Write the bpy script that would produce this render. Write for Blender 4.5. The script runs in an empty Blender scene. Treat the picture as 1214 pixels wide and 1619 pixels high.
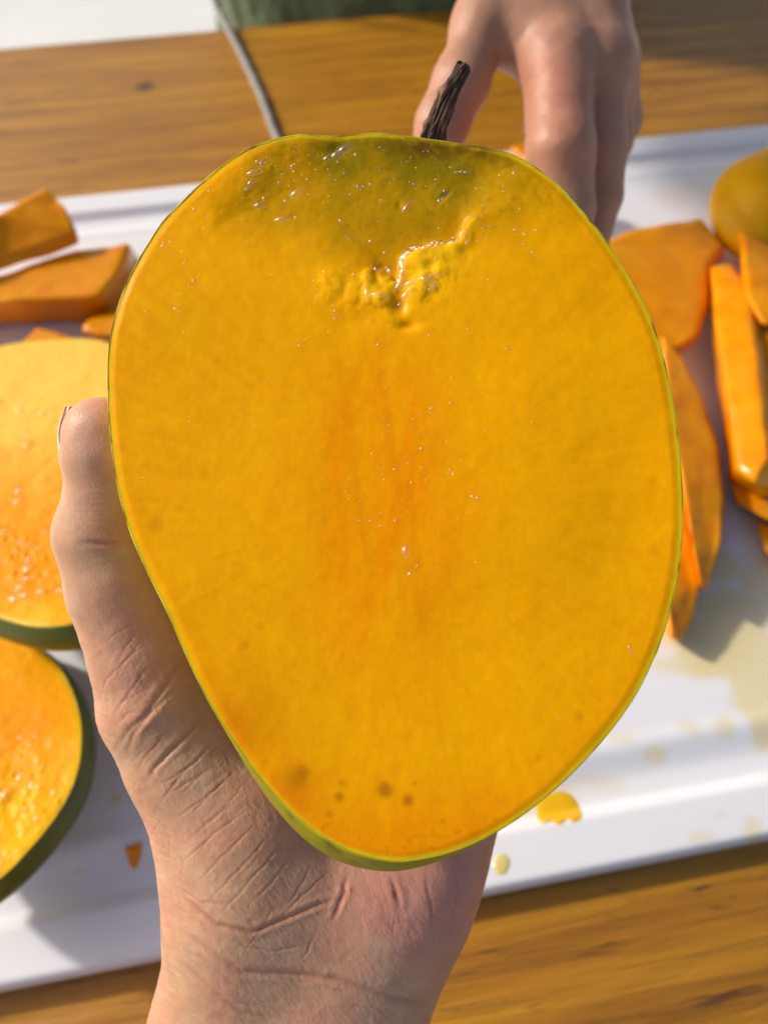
import bpy, bmesh, math, random
import numpy as np
from mathutils import Vector, Matrix

random.seed(5)
scene = bpy.context.scene
C = scene.collection
R_ = math.radians

# ------------------------------------------------------------------ camera
PITCH = 57.0          # degrees below the horizon
CAM_H = 0.37
cam_d = bpy.data.cameras.new('camera')
cam = bpy.data.objects.new('camera', cam_d); C.objects.link(cam)
cam.location = (0, 0, CAM_H)
cam.rotation_euler = (R_(90 - PITCH), 0, 0)
cam_d.sensor_fit = 'HORIZONTAL'; cam_d.sensor_width = 36; cam_d.lens = 36
cam_d.clip_start = 0.01; cam_d.clip_end = 300
cam_d.dof.use_dof = True
cam_d.dof.focus_distance = 0.170
cam_d.dof.aperture_fstop = 15.0
scene.camera = cam

# ------------------------------------------------------------------ light
SUN_EL, SUN_AZ = 32.0, -70.0      # azimuth from +Y, negative = towards -X
az, el = R_(SUN_AZ), R_(SUN_EL)
sun_dir = Vector((math.sin(az) * math.cos(el), math.cos(az) * math.cos(el), math.sin(el)))
sd = bpy.data.lights.new('sun', 'SUN'); sd.energy = 4.0; sd.angle = R_(4.0); sd.color = (1.0, 0.93, 0.82)
so = bpy.data.objects.new('sun', sd); C.objects.link(so)
so.rotation_euler = sun_dir.to_track_quat('Z', 'Y').to_euler()
so.location = sun_dir * 4
w = bpy.data.worlds.new('World'); scene.world = w; w.use_nodes = True
wn = w.node_tree.nodes; wl = w.node_tree.links
sky = wn.new('ShaderNodeTexSky'); sky.sky_type = 'NISHITA'; sky.sun_disc = False
sky.sun_elevation = el; sky.sun_rotation = az; sky.dust_density = 3.5; sky.air_density = 1.0; sky.ozone_density = 0.6
wl.new(sky.outputs[0], wn['Background'].inputs[0]); wn['Background'].inputs[1].default_value = 0.15
scene.view_settings.view_transform = 'Standard'
scene.view_settings.look = 'None'
scene.view_settings.exposure = -0.25
scene.view_settings.gamma = 1.0
scene.cycles.max_bounces = 8
scene.cycles.transparent_max_bounces = 48

# ------------------------------------------------------------------ geometry helpers
F = 1214.0; CX, CY = 607.0, 809.5
SP, CP = math.sin(R_(PITCH)), math.cos(R_(PITCH))
RIGHT = np.array([1., 0, 0]); UP = np.array([0, SP, CP]); FWD = np.array([0, CP, -SP]); CAM = np.array([0, 0, CAM_H])

def ray(px, py):
    return RIGHT * ((px - CX) / F) + UP * ((CY - py) / F) + FWD
def P(px, py, d):                       # point at depth d (m) on the camera axis
    return CAM + ray(px, py) * d
def G(px, py, z):                       # point on the horizontal plane z
    r = ray(px, py); return CAM + r * ((z - CAM_H) / r[2])
def onplane(px, py, o, n):
    r = ray(px, py); return CAM + r * (np.dot(o - CAM, n) / np.dot(r, n))
def camspace(p):                        # world m -> camera mm (x right, y up, z depth)
    q = np.asarray(p) - CAM
    return np.stack([q @ RIGHT, q @ UP, q @ FWD], -1) * 1000
def world(q):                           # camera mm -> world m
    q = np.asarray(q) / 1000
    return CAM + q[..., :1] * RIGHT + q[..., 1:2] * UP + q[..., 2:3] * FWD
def pix(p):                             # world -> photo pixel
    q = camspace(p); return CX + q[..., 0] / q[..., 2] * F, CY - q[..., 1] / q[..., 2] * F
def K(px, py, d):                       # pixel + depth mm -> camera mm
    return np.array([(px - CX) / F * d, (CY - py) / F * d, d])

def norm(v): return v / np.linalg.norm(v)
def sstep(a, b, x):
    t = np.clip((x - a) / (b - a), 0, 1); return t * t * (3 - 2 * t)

def hashn(ix, iy, iz, seed):
    h = (ix.astype(np.int64) * 374761393 + iy.astype(np.int64) * 668265263 + iz.astype(np.int64) * 2147483647 + seed * 1274126177) & 0xFFFFFFFF
    h = ((h ^ (h >> 13)) * 1274126177) & 0xFFFFFFFF
    h = ((h ^ (h >> 16)) * 2246822519) & 0xFFFFFFFF
    h = h ^ (h >> 15)
    return (h & 0xFFFFFF) / float(0xFFFFFF)
def vnoise(p, seed=0):
    p = np.asarray(p, float); i = np.floor(p); f = p - i; f = f * f * (3 - 2 * f)
    ix, iy, iz = i[..., 0], i[..., 1], i[..., 2]
    out = 0
    for dx in (0, 1):
        wx = f[..., 0] if dx else 1 - f[..., 0]
        for dy in (0, 1):
            wy = f[..., 1] if dy else 1 - f[..., 1]
            for dz in (0, 1):
                wz = f[..., 2] if dz else 1 - f[..., 2]
                out = out + wx * wy * wz * hashn(ix + dx, iy + dy, iz + dz, seed)
    return out * 2 - 1
def fbm(p, seed=0, oct=4, gain=.5):
    a, s, out, t = 1.0, 1.0, 0, 0
    for k in range(oct):
        out = out + a * vnoise(np.asarray(p) * s + 17.3 * k, seed + k); t += a; a *= gain; s *= 2.03
    return out / t

def mesh_np(name, verts, faces, mat, parent=None, smooth=True, col=None, wet=None):
    """One mesh object from arrays; faces an (n,4) or (n,3) array or a list."""
    me = bpy.data.meshes.new(name)
    if isinstance(faces, np.ndarray):
        n, k = faces.shape
        me.vertices.add(len(verts)); me.vertices.foreach_set('co', np.asarray(verts, np.float32).ravel())
        me.loops.add(n * k); me.loops.foreach_set('vertex_index', faces.astype(np.int32).ravel())
        me.polygons.add(n); me.polygons.foreach_set('loop_start', np.arange(0, n * k, k, dtype=np.int32))
        me.update(calc_edges=True); me.validate()
    else:
        me.from_pydata([tuple(v) for v in verts], [], faces); me.update()
    if smooth: me.polygons.foreach_set('use_smooth', np.ones(len(me.polygons), bool))
    if col is not None: set_col(me, col)
    if wet is not None:
        a = me.attributes.new('wet', 'FLOAT', 'POINT'); a.data.foreach_set('value', np.asarray(wet, np.float32))
    o = bpy.data.objects.new(name, me); C.objects.link(o)
    if mat: me.materials.append(mat)
    if parent is not None: o.parent = parent
    return o
def set_col(me, col):
    a = me.attributes.get('col') or me.attributes.new('col', 'FLOAT_COLOR', 'POINT')
    c = np.ones((len(me.vertices), 4), np.float32); c[:, :3] = col
    a.data.foreach_set('color', c.ravel())
def bm_obj(name, bm, mat, parent=None, smooth=True):
    bmesh.ops.recalc_face_normals(bm, faces=bm.faces)
    me = bpy.data.meshes.new(name); bm.to_mesh(me); bm.free()
    if smooth: me.polygons.foreach_set('use_smooth', np.ones(len(me.polygons), bool))
    o = bpy.data.objects.new(name, me); C.objects.link(o); me.materials.append(mat)
    if parent is not None: o.parent = parent
    return o
def tag(o, label, cat, group=None, kind=None):
    o['label'] = label; o['category'] = cat
    if group: o['group'] = group
    if kind: o['kind'] = kind
    return o
def struct(o): o['kind'] = 'structure'; return o
def empty(name, loc=(0, 0, 0)):
    o = bpy.data.objects.new(name, None); C.objects.link(o); o.empty_display_size = .02
    o.location = loc; return o
def keep(o, parent):                    # parent without moving
    o.parent = parent; o.matrix_parent_inverse = Matrix.Translation(-Vector(parent.location)); return o
def vcoords(me):
    a = np.empty(len(me.vertices) * 3, np.float32); me.vertices.foreach_get('co', a); return a.reshape(-1, 3).astype(float)
def vnormals(me):
    a = np.empty(len(me.vertices) * 3, np.float32); me.vertex_normals.foreach_get('vector', a); return a.reshape(-1, 3).astype(float)
def subdivided(o, lv=1):
    m = o.modifiers.new('s', 'SUBSURF'); m.levels = lv; m.render_levels = lv
    dg = bpy.context.evaluated_depsgraph_get(); dg.update()
    me = bpy.data.meshes.new_from_object(o.evaluated_get(dg)); o.modifiers.clear()
    old = o.data; nm = old.name; o.data = me; bpy.data.meshes.remove(old); me.name = nm
    me.polygons.foreach_set('use_smooth', np.ones(len(me.polygons), bool))
    return o

# ------------------------------------------------------------------ implicit surfaces (surface nets)
def round_cone(p, a, b, r1, r2):
    ba = b - a; l2 = float(ba @ ba); rr = r1 - r2
    if l2 < 1e-6 or l2 <= rr * rr + 1e-6:
        return np.linalg.norm(p - (a if r1 > r2 else b), axis=-1) - max(r1, r2)
    a2 = l2 - rr * rr; il2 = 1 / l2
    pa = p - a; y = pa @ ba; z = y - l2
    t = pa * l2 - y[:, None] * ba
    x2 = np.einsum('ij,ij->i', t, t)
    y2 = y * y * l2; z2 = z * z * l2
    k = math.copysign(1, rr) * rr * rr * x2 if rr else np.zeros_like(x2)
    out = (np.sqrt(x2 * a2 * il2) + y * rr) * il2 - r1
    m1 = np.sign(z) * a2 * z2 > k
    m2 = (~m1) & (np.sign(y) * a2 * y2 < k)
    out[m1] = np.sqrt(x2[m1] + z2[m1]) * il2 - r2
    out[m2] = np.sqrt(x2[m2] + y2[m2]) * il2 - r1
    return out
def smin(a, b, k):
    h = np.maximum(k - np.abs(a - b), 0) / k
    return np.minimum(a, b) - h * h * k * .25
def chains_sdf(chains):
    prims = []
    for pts, k in chains:
        for q in range(len(pts) - 1):
            prims.append((np.array(pts[q][:3], float), np.array(pts[q + 1][:3], float), pts[q][3], pts[q + 1][3], k))
    def f(p):
        out = None
        for a, b, r1, r2, k in prims:
            d = round_cone(p, a, b, r1, r2)
            out = d if out is None else smin(out, d, k)
        return out
    lo = np.min([np.minimum(a - r1, b - r2) for a, b, r1, r2, k in prims], 0) - 6
    hi = np.max([np.maximum(a + r1, b + r2) for a, b, r1, r2, k in prims], 0) + 6
    return f, lo, hi
def surface_nets(f, lo, hi, h, cf=4):
    n = np.ceil((hi - lo) / (h * cf)).astype(int) + 1
    ax = [lo[i] + np.arange(n[i]) * h * cf + h * (cf - 1) / 2 for i in range(3)]
    g = np.stack(np.meshgrid(*ax, indexing='ij'), -1).reshape(-1, 3)
    cv = f(g).reshape(n)
    V = np.repeat(np.repeat(np.repeat(cv, cf, 0), cf, 1), cf, 2).astype(np.float32)
    idx = np.argwhere(np.abs(V) < h * cf * 1.25)
    V[tuple(idx.T)] = f(lo + idx * h)
    S = V < 0
    # active cells
    cs = [slice(0, -1), slice(1, None)]
    cnt = sum(S[cs[a], cs[b], cs[c]].astype(np.int8) for a in (0, 1) for b in (0, 1) for c in (0, 1))
    act = (cnt > 0) & (cnt < 8)
    cell = np.argwhere(act)
    cid = -np.ones(act.shape, np.int32); cid[tuple(cell.T)] = np.arange(len(cell))
    acc = np.zeros((len(cell), 3)); num = np.zeros(len(cell))
    corners = [(a, b, c) for a in (0, 1) for b in (0, 1) for c in (0, 1)]
    for a in corners:
        for ax_ in range(3):
            if a[ax_]: continue
            b = list(a); b[ax_] = 1
            va = V[tuple((cell + a).T)]; vb = V[tuple((cell + b).T)]
            m = (va < 0) != (vb < 0)
            t = np.where(m, va / np.where(m, va - vb, 1), 0)
            pt = np.array(a, float)[None] + t[:, None] * (np.array(b) - np.array(a))[None]
            acc[m] += pt[m]; num[m] += 1
    verts = lo + (cell + acc / num[:, None]) * h
    faces = []
    for ax_ in range(3):
        o1, o2 = [(1, 2), (2, 0), (0, 1)][ax_]
        s0 = [slice(None)] * 3; s1 = [slice(None)] * 3
        s0[ax_] = slice(0, -1); s1[ax_] = slice(1, None)
        d = S[tuple(s0)] != S[tuple(s1)]
        e = np.argwhere(d)
        e = e[(e[:, o1] > 0) & (e[:, o2] > 0) & (e[:, o1] < V.shape[o1] - 1) & (e[:, o2] < V.shape[o2] - 1)]
        u = np.zeros(3, int); u[o1] = 1; v = np.zeros(3, int); v[o2] = 1
        q = np.stack([cid[tuple((e - u - v).T)], cid[tuple((e - v).T)], cid[tuple(e.T)], cid[tuple((e - u).T)]], -1)
        inside = S[tuple(e.T)]
        q[~inside] = q[~inside][:, ::-1]
        faces.append(q)
    faces = np.concatenate(faces)
    faces = faces[(faces >= 0).all(1)]
    for _ in range(2):                  # pull the vertices onto the surface
        e_ = .2; f0 = f(verts)
        gr = np.stack([(f(verts + np.eye(3)[i] * e_) - f0) / e_ for i in range(3)], -1)
        verts = verts - np.clip(f0, -h, h)[:, None] * gr / np.maximum((gr ** 2).sum(1), .25)[:, None]
    t0, t1, t2, t3 = (verts[faces[:, i]] for i in range(4))
    if np.einsum('ij,ij->i', t0, np.cross(t1, t2)).sum() + np.einsum('ij,ij->i', t0, np.cross(t2, t3)).sum() > 0: faces = faces[:, ::-1]
    return verts, np.ascontiguousarray(faces)

# ------------------------------------------------------------------ materials
def new_mat(name):
    m = bpy.data.materials.new(name); m.use_nodes = True
    nt = m.node_tree; b = nt.nodes['Principled BSDF']
    return m, nt, b
def nd(nt, t, **kw):
    n = nt.nodes.new(t)
    for k, v in kw.items():
        if hasattr(n, k): setattr(n, k, v)
        else: n.inputs[k].default_value = v
    return n
def ramp(nt, stops):
    r = nt.nodes.new('ShaderNodeValToRGB'); e = r.color_ramp.elements
    e[0].position, e[0].color = stops[0][0], (*stops[0][1], 1)
    e[1].position, e[1].color = stops[-1][0], (*stops[-1][1], 1)
    for p, c in stops[1:-1]:
        x = e.new(p); x.color = (*c, 1)
    return r
def mapping(nt, scale, rot=(0, 0, 0)):
    tc = nd(nt, 'ShaderNodeTexCoord'); mp = nd(nt, 'ShaderNodeMapping')
    mp.inputs['Scale'].default_value = scale; mp.inputs['Rotation'].default_value = rot
    nt.links.new(tc.outputs['Object'], mp.inputs[0]); return mp
def bump(nt, b, layers):
    """layers: list of (height socket, strength, distance) chained into the normal."""
    prev = None
    for s, st, di in layers:
        n = nd(nt, 'ShaderNodeBump'); n.inputs['Strength'].default_value = st; n.inputs['Distance'].default_value = di
        nt.links.new(s, n.inputs['Height'])
        if prev: nt.links.new(prev, n.inputs['Normal'])
        prev = n.outputs[0]
    nt.links.new(prev, b.inputs['Normal'])

def flesh_mat(name, attr, base=(.82, .36, .004), dark=(.70, .24, .003), sss=.35, rough=.27, glint=1.0, scale=.004, spec=.2):
    m, nt, b = new_mat(name)
    mp = mapping(nt, (1, 1, 1))
    n1 = nd(nt, 'ShaderNodeTexNoise'); n1.inputs['Scale'].default_value = 90; n1.inputs['Detail'].default_value = 5
    nt.links.new(mp.outputs[0], n1.inputs[0])
    if attr:
        a = nd(nt, 'ShaderNodeAttribute'); a.attribute_name = 'col'; csock = a.outputs['Color']
    else:
        r = ramp(nt, [(.3, dark), (.7, base)]); nt.links.new(n1.outputs[0], r.inputs[0]); csock = r.outputs[0]
    nt.links.new(csock, b.inputs['Base Color'])
    b.inputs['Subsurface Weight'].default_value = sss
    b.inputs['Subsurface Radius'].default_value = (1, .40, .03)
    b.inputs['Subsurface Scale'].default_value = scale
    n2 = nd(nt, 'ShaderNodeTexNoise'); n2.inputs['Scale'].default_value = 1400; n2.inputs['Detail'].default_value = 3
    n3 = nd(nt, 'ShaderNodeTexNoise'); n3.inputs['Scale'].default_value = 320; n3.inputs['Detail'].default_value = 4
    for n in (n2, n3): nt.links.new(mp.outputs[0], n.inputs[0])
    rr = nd(nt, 'ShaderNodeMapRange'); rr.inputs[3].default_value = rough - .08; rr.inputs[4].default_value = rough + .14
    nt.links.new(n3.outputs[0], rr.inputs[0]); nt.links.new(rr.outputs[0], b.inputs['Roughness'])
    lay = [(n3.outputs[0], .16 * glint, .0005), (n2.outputs[0], .10 * glint, .0003)]
    bump(nt, b, lay)
    b.inputs['IOR'].default_value = 1.35; b.inputs['Specular IOR Level'].default_value = spec
    return m
FLESH = flesh_mat('mango_flesh', True, sss=.3, scale=.0013, spec=.12)
FLESH_B = flesh_mat('mango_flesh_slices', False, base=(.82, .33, .0015), dark=(.76, .24, .001), glint=.6, rough=.20, scale=.0018, spec=.5)
FLESH_D = flesh_mat('mango_flesh_fibrous', True, rough=.34, glint=1.0, scale=.002)

def peel_mat():
    m, nt, b = new_mat('mango_peel')
    a = nd(nt, 'ShaderNodeAttribute'); a.attribute_name = 'col'
    nt.links.new(a.outputs['Color'], b.inputs['Base Color'])
    mp = mapping(nt, (1, 1, 1))
    n3 = nd(nt, 'ShaderNodeTexNoise'); n3.inputs['Scale'].default_value = 500; n3.inputs['Detail'].default_value = 3
    nt.links.new(mp.outputs[0], n3.inputs[0])
    b.inputs['Roughness'].default_value = .38
    b.inputs['Subsurface Weight'].default_value = .15; b.inputs['Subsurface Scale'].default_value = .0015
    bump(nt, b, [(n3.outputs[0], .2, .0004)])
    return m
PEEL = peel_mat()

def skin_mat(name, base_attr=True):
    m, nt, b = new_mat(name)
    a = nd(nt, 'ShaderNodeAttribute'); a.attribute_name = 'col'
    mp = mapping(nt, (1, 1, 1))
    nz = nd(nt, 'ShaderNodeTexNoise'); nz.inputs['Scale'].default_value = 160; nz.inputs['Detail'].default_value = 6
    nt.links.new(mp.outputs[0], nz.inputs[0])
    mr = nd(nt, 'ShaderNodeMapRange'); mr.inputs[3].default_value = .80; mr.inputs[4].default_value = 1.2
    nt.links.new(nz.outputs[0], mr.inputs[0])
    mx = nd(nt, 'ShaderNodeVectorMath', operation='SCALE')
    nt.links.new(a.outputs['Color'], mx.inputs[0]); nt.links.new(mr.outputs[0], mx.inputs['Scale'])
    nt.links.new(mx.outputs[0], b.inputs['Base Color'])
    b.inputs['Subsurface Weight'].default_value = .22; b.inputs['Subsurface Radius'].default_value = (1, .35, .2)
    b.inputs['Subsurface Scale'].default_value = .0035
    b.inputs['Roughness'].default_value = .46; b.inputs['IOR'].default_value = 1.4
    vo = nd(nt, 'ShaderNodeTexVoronoi', feature='DISTANCE_TO_EDGE'); vo.inputs['Scale'].default_value = 1.0
    mp2 = mapping(nt, (1500, 650, 1100), (.4, .2, .75))
    wn_ = nd(nt, 'ShaderNodeTexNoise'); wn_.inputs['Scale'].default_value = 300
    nt.links.new(mp.outputs[0], wn_.inputs[0])
    ad = nd(nt, 'ShaderNodeVectorMath', operation='MULTIPLY_ADD'); ad.inputs[1].default_value = (1.6, 1.6, 1.6)
    nt.links.new(wn_.outputs['Color'], ad.inputs[0]); nt.links.new(mp2.outputs[0], ad.inputs[2])
    nt.links.new(ad.outputs[0], vo.inputs[0])
    cl = nd(nt, 'ShaderNodeMapRange'); cl.inputs[1].default_value = 0; cl.inputs[2].default_value = .22
    nt.links.new(vo.outputs['Distance'], cl.inputs[0])
    n2 = nd(nt, 'ShaderNodeTexNoise'); n2.inputs['Scale'].default_value = 1500; n2.inputs['Detail'].default_value = 2
    nt.links.new(mp.outputs[0], n2.inputs[0])
    bump(nt, b, [(nz.outputs[0], .18, .0012), (cl.outputs[0], .20, .00013), (n2.outputs[0], .16, .0002)])
    return m
SKIN = skin_mat('skin')

def simple(name, col, rough=.5, **kw):
    m, nt, b = new_mat(name); b.inputs['Base Color'].default_value = (*col, 1); b.inputs['Roughness'].default_value = rough
    for k, v in kw.items(): b.inputs[k.replace('_', ' ')].default_value = v
    mp = mapping(nt, (1, 1, 1)); n = nd(nt, 'ShaderNodeTexNoise'); n.inputs['Scale'].default_value = 260; n.inputs['Detail'].default_value = 4
    nt.links.new(mp.outputs[0], n.inputs[0]); bump(nt, b, [(n.outputs[0], .12, .0006)])
    return m
NAIL = simple('fingernail', (.80, .62, .53), .22)
NAIL.node_tree.nodes['Principled BSDF'].inputs['Subsurface Weight'].default_value = .05
NAIL.node_tree.nodes['Principled BSDF'].inputs['Subsurface Scale'].default_value = .002

def wood_mat():
    m, nt, b = new_mat('varnished_wood')
    mp = mapping(nt, (1.0, 14.0, 14.0))
    n1 = nd(nt, 'ShaderNodeTexNoise'); n1.inputs['Scale'].default_value = 5; n1.inputs['Detail'].default_value = 8; n1.inputs['Distortion'].default_value = .6
    nt.links.new(mp.outputs[0], n1.inputs[0])
    r = ramp(nt, [(.22, (.24, .090, .003)), (.42, (.37, .150, .004)), (.60, (.47, .208, .006)), (.8, (.58, .29, .014))])
    nt.links.new(n1.outputs[0], r.inputs[0])
    # dark open grain, short dashes along the boards
    mp2 = mapping(nt, (34.0, 330.0, 330.0), (0, 0, .04))
    n2 = nd(nt, 'ShaderNodeTexNoise'); n2.inputs['Scale'].default_value = 1.0; n2.inputs['Detail'].default_value = 4; n2.inputs['Distortion'].default_value = 1.2
    nt.links.new(mp2.outputs[0], n2.inputs[0])
    r2 = ramp(nt, [(.59, (0, 0, 0)), (.66, (1, 1, 1))]); nt.links.new(n2.outputs[0], r2.inputs[0])
    n3 = nd(nt, 'ShaderNodeTexNoise'); n3.inputs['Scale'].default_value = 9; nt.links.new(mp.outputs[0], n3.inputs[0])
    r3 = ramp(nt, [(.45, (0, 0, 0)), (.62, (1, 1, 1))]); nt.links.new(n3.outputs[0], r3.inputs[0])
    mu = nd(nt, 'ShaderNodeMath', operation='MULTIPLY'); nt.links.new(r2.outputs[0], mu.inputs[0]); nt.links.new(r3.outputs[0], mu.inputs[1])
    # one small knot
    tc = nd(nt, 'ShaderNodeTexCoord')
    kn = nd(nt, 'ShaderNodeVectorMath', operation='SUBTRACT'); kn.inputs[1].default_value = KNOT
    nt.links.new(tc.outputs['Object'], kn.inputs[0])
    ks = nd(nt, 'ShaderNodeVectorMath', operation='MULTIPLY'); ks.inputs[1].default_value = (1, 1.0, 0)
    nt.links.new(kn.outputs[0], ks.inputs[0])
    kl = nd(nt, 'ShaderNodeVectorMath', operation='LENGTH'); nt.links.new(ks.outputs[0], kl.inputs[0])
    kr = nd(nt, 'ShaderNodeMapRange'); kr.inputs[1].default_value = .004; kr.inputs[2].default_value = .011; kr.inputs[3].default_value = 1; kr.inputs[4].default_value = 0
    nt.links.new(kl.outputs['Value'], kr.inputs[0])
    mxv = nd(nt, 'ShaderNodeMath', operation='MAXIMUM'); nt.links.new(mu.outputs[0], mxv.inputs[0]); nt.links.new(kr.outputs[0], mxv.inputs[1])
    mix = nd(nt, 'ShaderNodeMix', data_type='RGBA'); mix.inputs[7].default_value = (.05, .022, .006, 1)
    sc_ = nd(nt, 'ShaderNodeMath', operation='MULTIPLY'); sc_.inputs[1].default_value = .85; nt.links.new(mxv.outputs[0], sc_.inputs[0])
    nt.links.new(sc_.outputs[0], mix.inputs[0]); nt.links.new(r.outputs[0], mix.inputs[6])
    nt.links.new(mix.outputs[2], b.inputs['Base Color'])
    b.inputs['Roughness'].default_value = .50; b.inputs['Coat Weight'].default_value = .25; b.inputs['Coat Roughness'].default_value = .30
    inv = nd(nt, 'ShaderNodeMath', operation='SUBTRACT'); inv.inputs[0].default_value = 1; nt.links.new(mxv.outputs[0], inv.inputs[1])
    mp4 = mapping(nt, (3.0, 40.0, 40.0)); n4 = nd(nt, 'ShaderNodeTexNoise'); n4.inputs['Scale'].default_value = 4; n4.inputs['Detail'].default_value = 5; n4.inputs['Distortion'].default_value = .5
    nt.links.new(mp4.outputs[0], n4.inputs[0])
    bump(nt, b, [(n4.outputs[0], .8, .0030), (inv.outputs[0], .4, .0006)])
    return m

# ------------------------------------------------------------------ ground, table, board
YAW = R_(10.0)
def rot2(x, y):
    return x * math.cos(YAW) - y * math.sin(YAW), x * math.sin(YAW) + y * math.cos(YAW)
def to_local(p):                        # world xy -> board axes
    return p[..., 0] * math.cos(YAW) + p[..., 1] * math.sin(YAW), -p[..., 0] * math.sin(YAW) + p[..., 1] * math.cos(YAW)

gm, nt, b = new_mat('pale_paving')
mp = mapping(nt, (1, 1, 1)); n = nd(nt, 'ShaderNodeTexNoise'); n.inputs['Scale'].default_value = 3; n.inputs['Detail'].default_value = 8
nt.links.new(mp.outputs[0], n.inputs[0]); r = ramp(nt, [(.3, (.78, .77, .72)), (.7, (.86, .85, .80))]); nt.links.new(n.outputs[0], r.inputs[0])
nt.links.new(r.outputs[0], b.inputs['Base Color']); b.inputs['Roughness'].default_value = .6
bm = bmesh.new(); bmesh.ops.create_grid(bm, x_segments=8, y_segments=8, size=60)
g = bm_obj('ground', bm, gm, smooth=False); g.location = (0, 0, -.76); struct(g)

far_y = to_local(G(470, 33, 0))[1]      # far edge of the table top
kx, ky = to_local(G(230, 136, 0))
KNOT = (float(kx), float(ky), 0)
WOOD = wood_mat()
table = empty('table', (0, 0, -.76))
table.rotation_euler = (0, 0, YAW)
def boxy(x0, x1, y0, y1, z0, z1, bev=.004, seg=3):
    bm = bmesh.new(); bmesh.ops.create_cube(bm, size=1)
    for v in bm.verts:
        v.co = Vector(((x0 + x1) / 2 + v.co.x * (x1 - x0), (y0 + y1) / 2 + v.co.y * (y1 - y0), (z0 + z1) / 2 + v.co.z * (z1 - z0)))
    if bev: bmesh.ops.bevel(bm, geom=bm.edges[:], offset=bev, segments=seg, affect='EDGES', profile=.5)
    return bm
TH = .76
top = bm_obj('tabletop', boxy(-1.1, 1.1, -.42, far_y, TH - .038, TH, .006), WOOD, table)
top.data.polygons.foreach_set('use_smooth', np.zeros(len(top.data.polygons), bool))
for sx in (-1.0, 1.0):
    for sy in (-.33, far_y - .09):
        bm_obj('leg', boxy(sx - .035, sx + .035, sy - .035, sy + .035, 0, TH - .0385, .004), WOOD, table, smooth=False)
for sy in (-.33, far_y - .09):
    bm_obj('apron', boxy(-.96, .96, sy - .011, sy + .011, TH - .13, TH - .0385, .002), WOOD, table, smooth=False)
tag(table, 'honey coloured varnished wooden table with dark grain under the white board', 'table')

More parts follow.
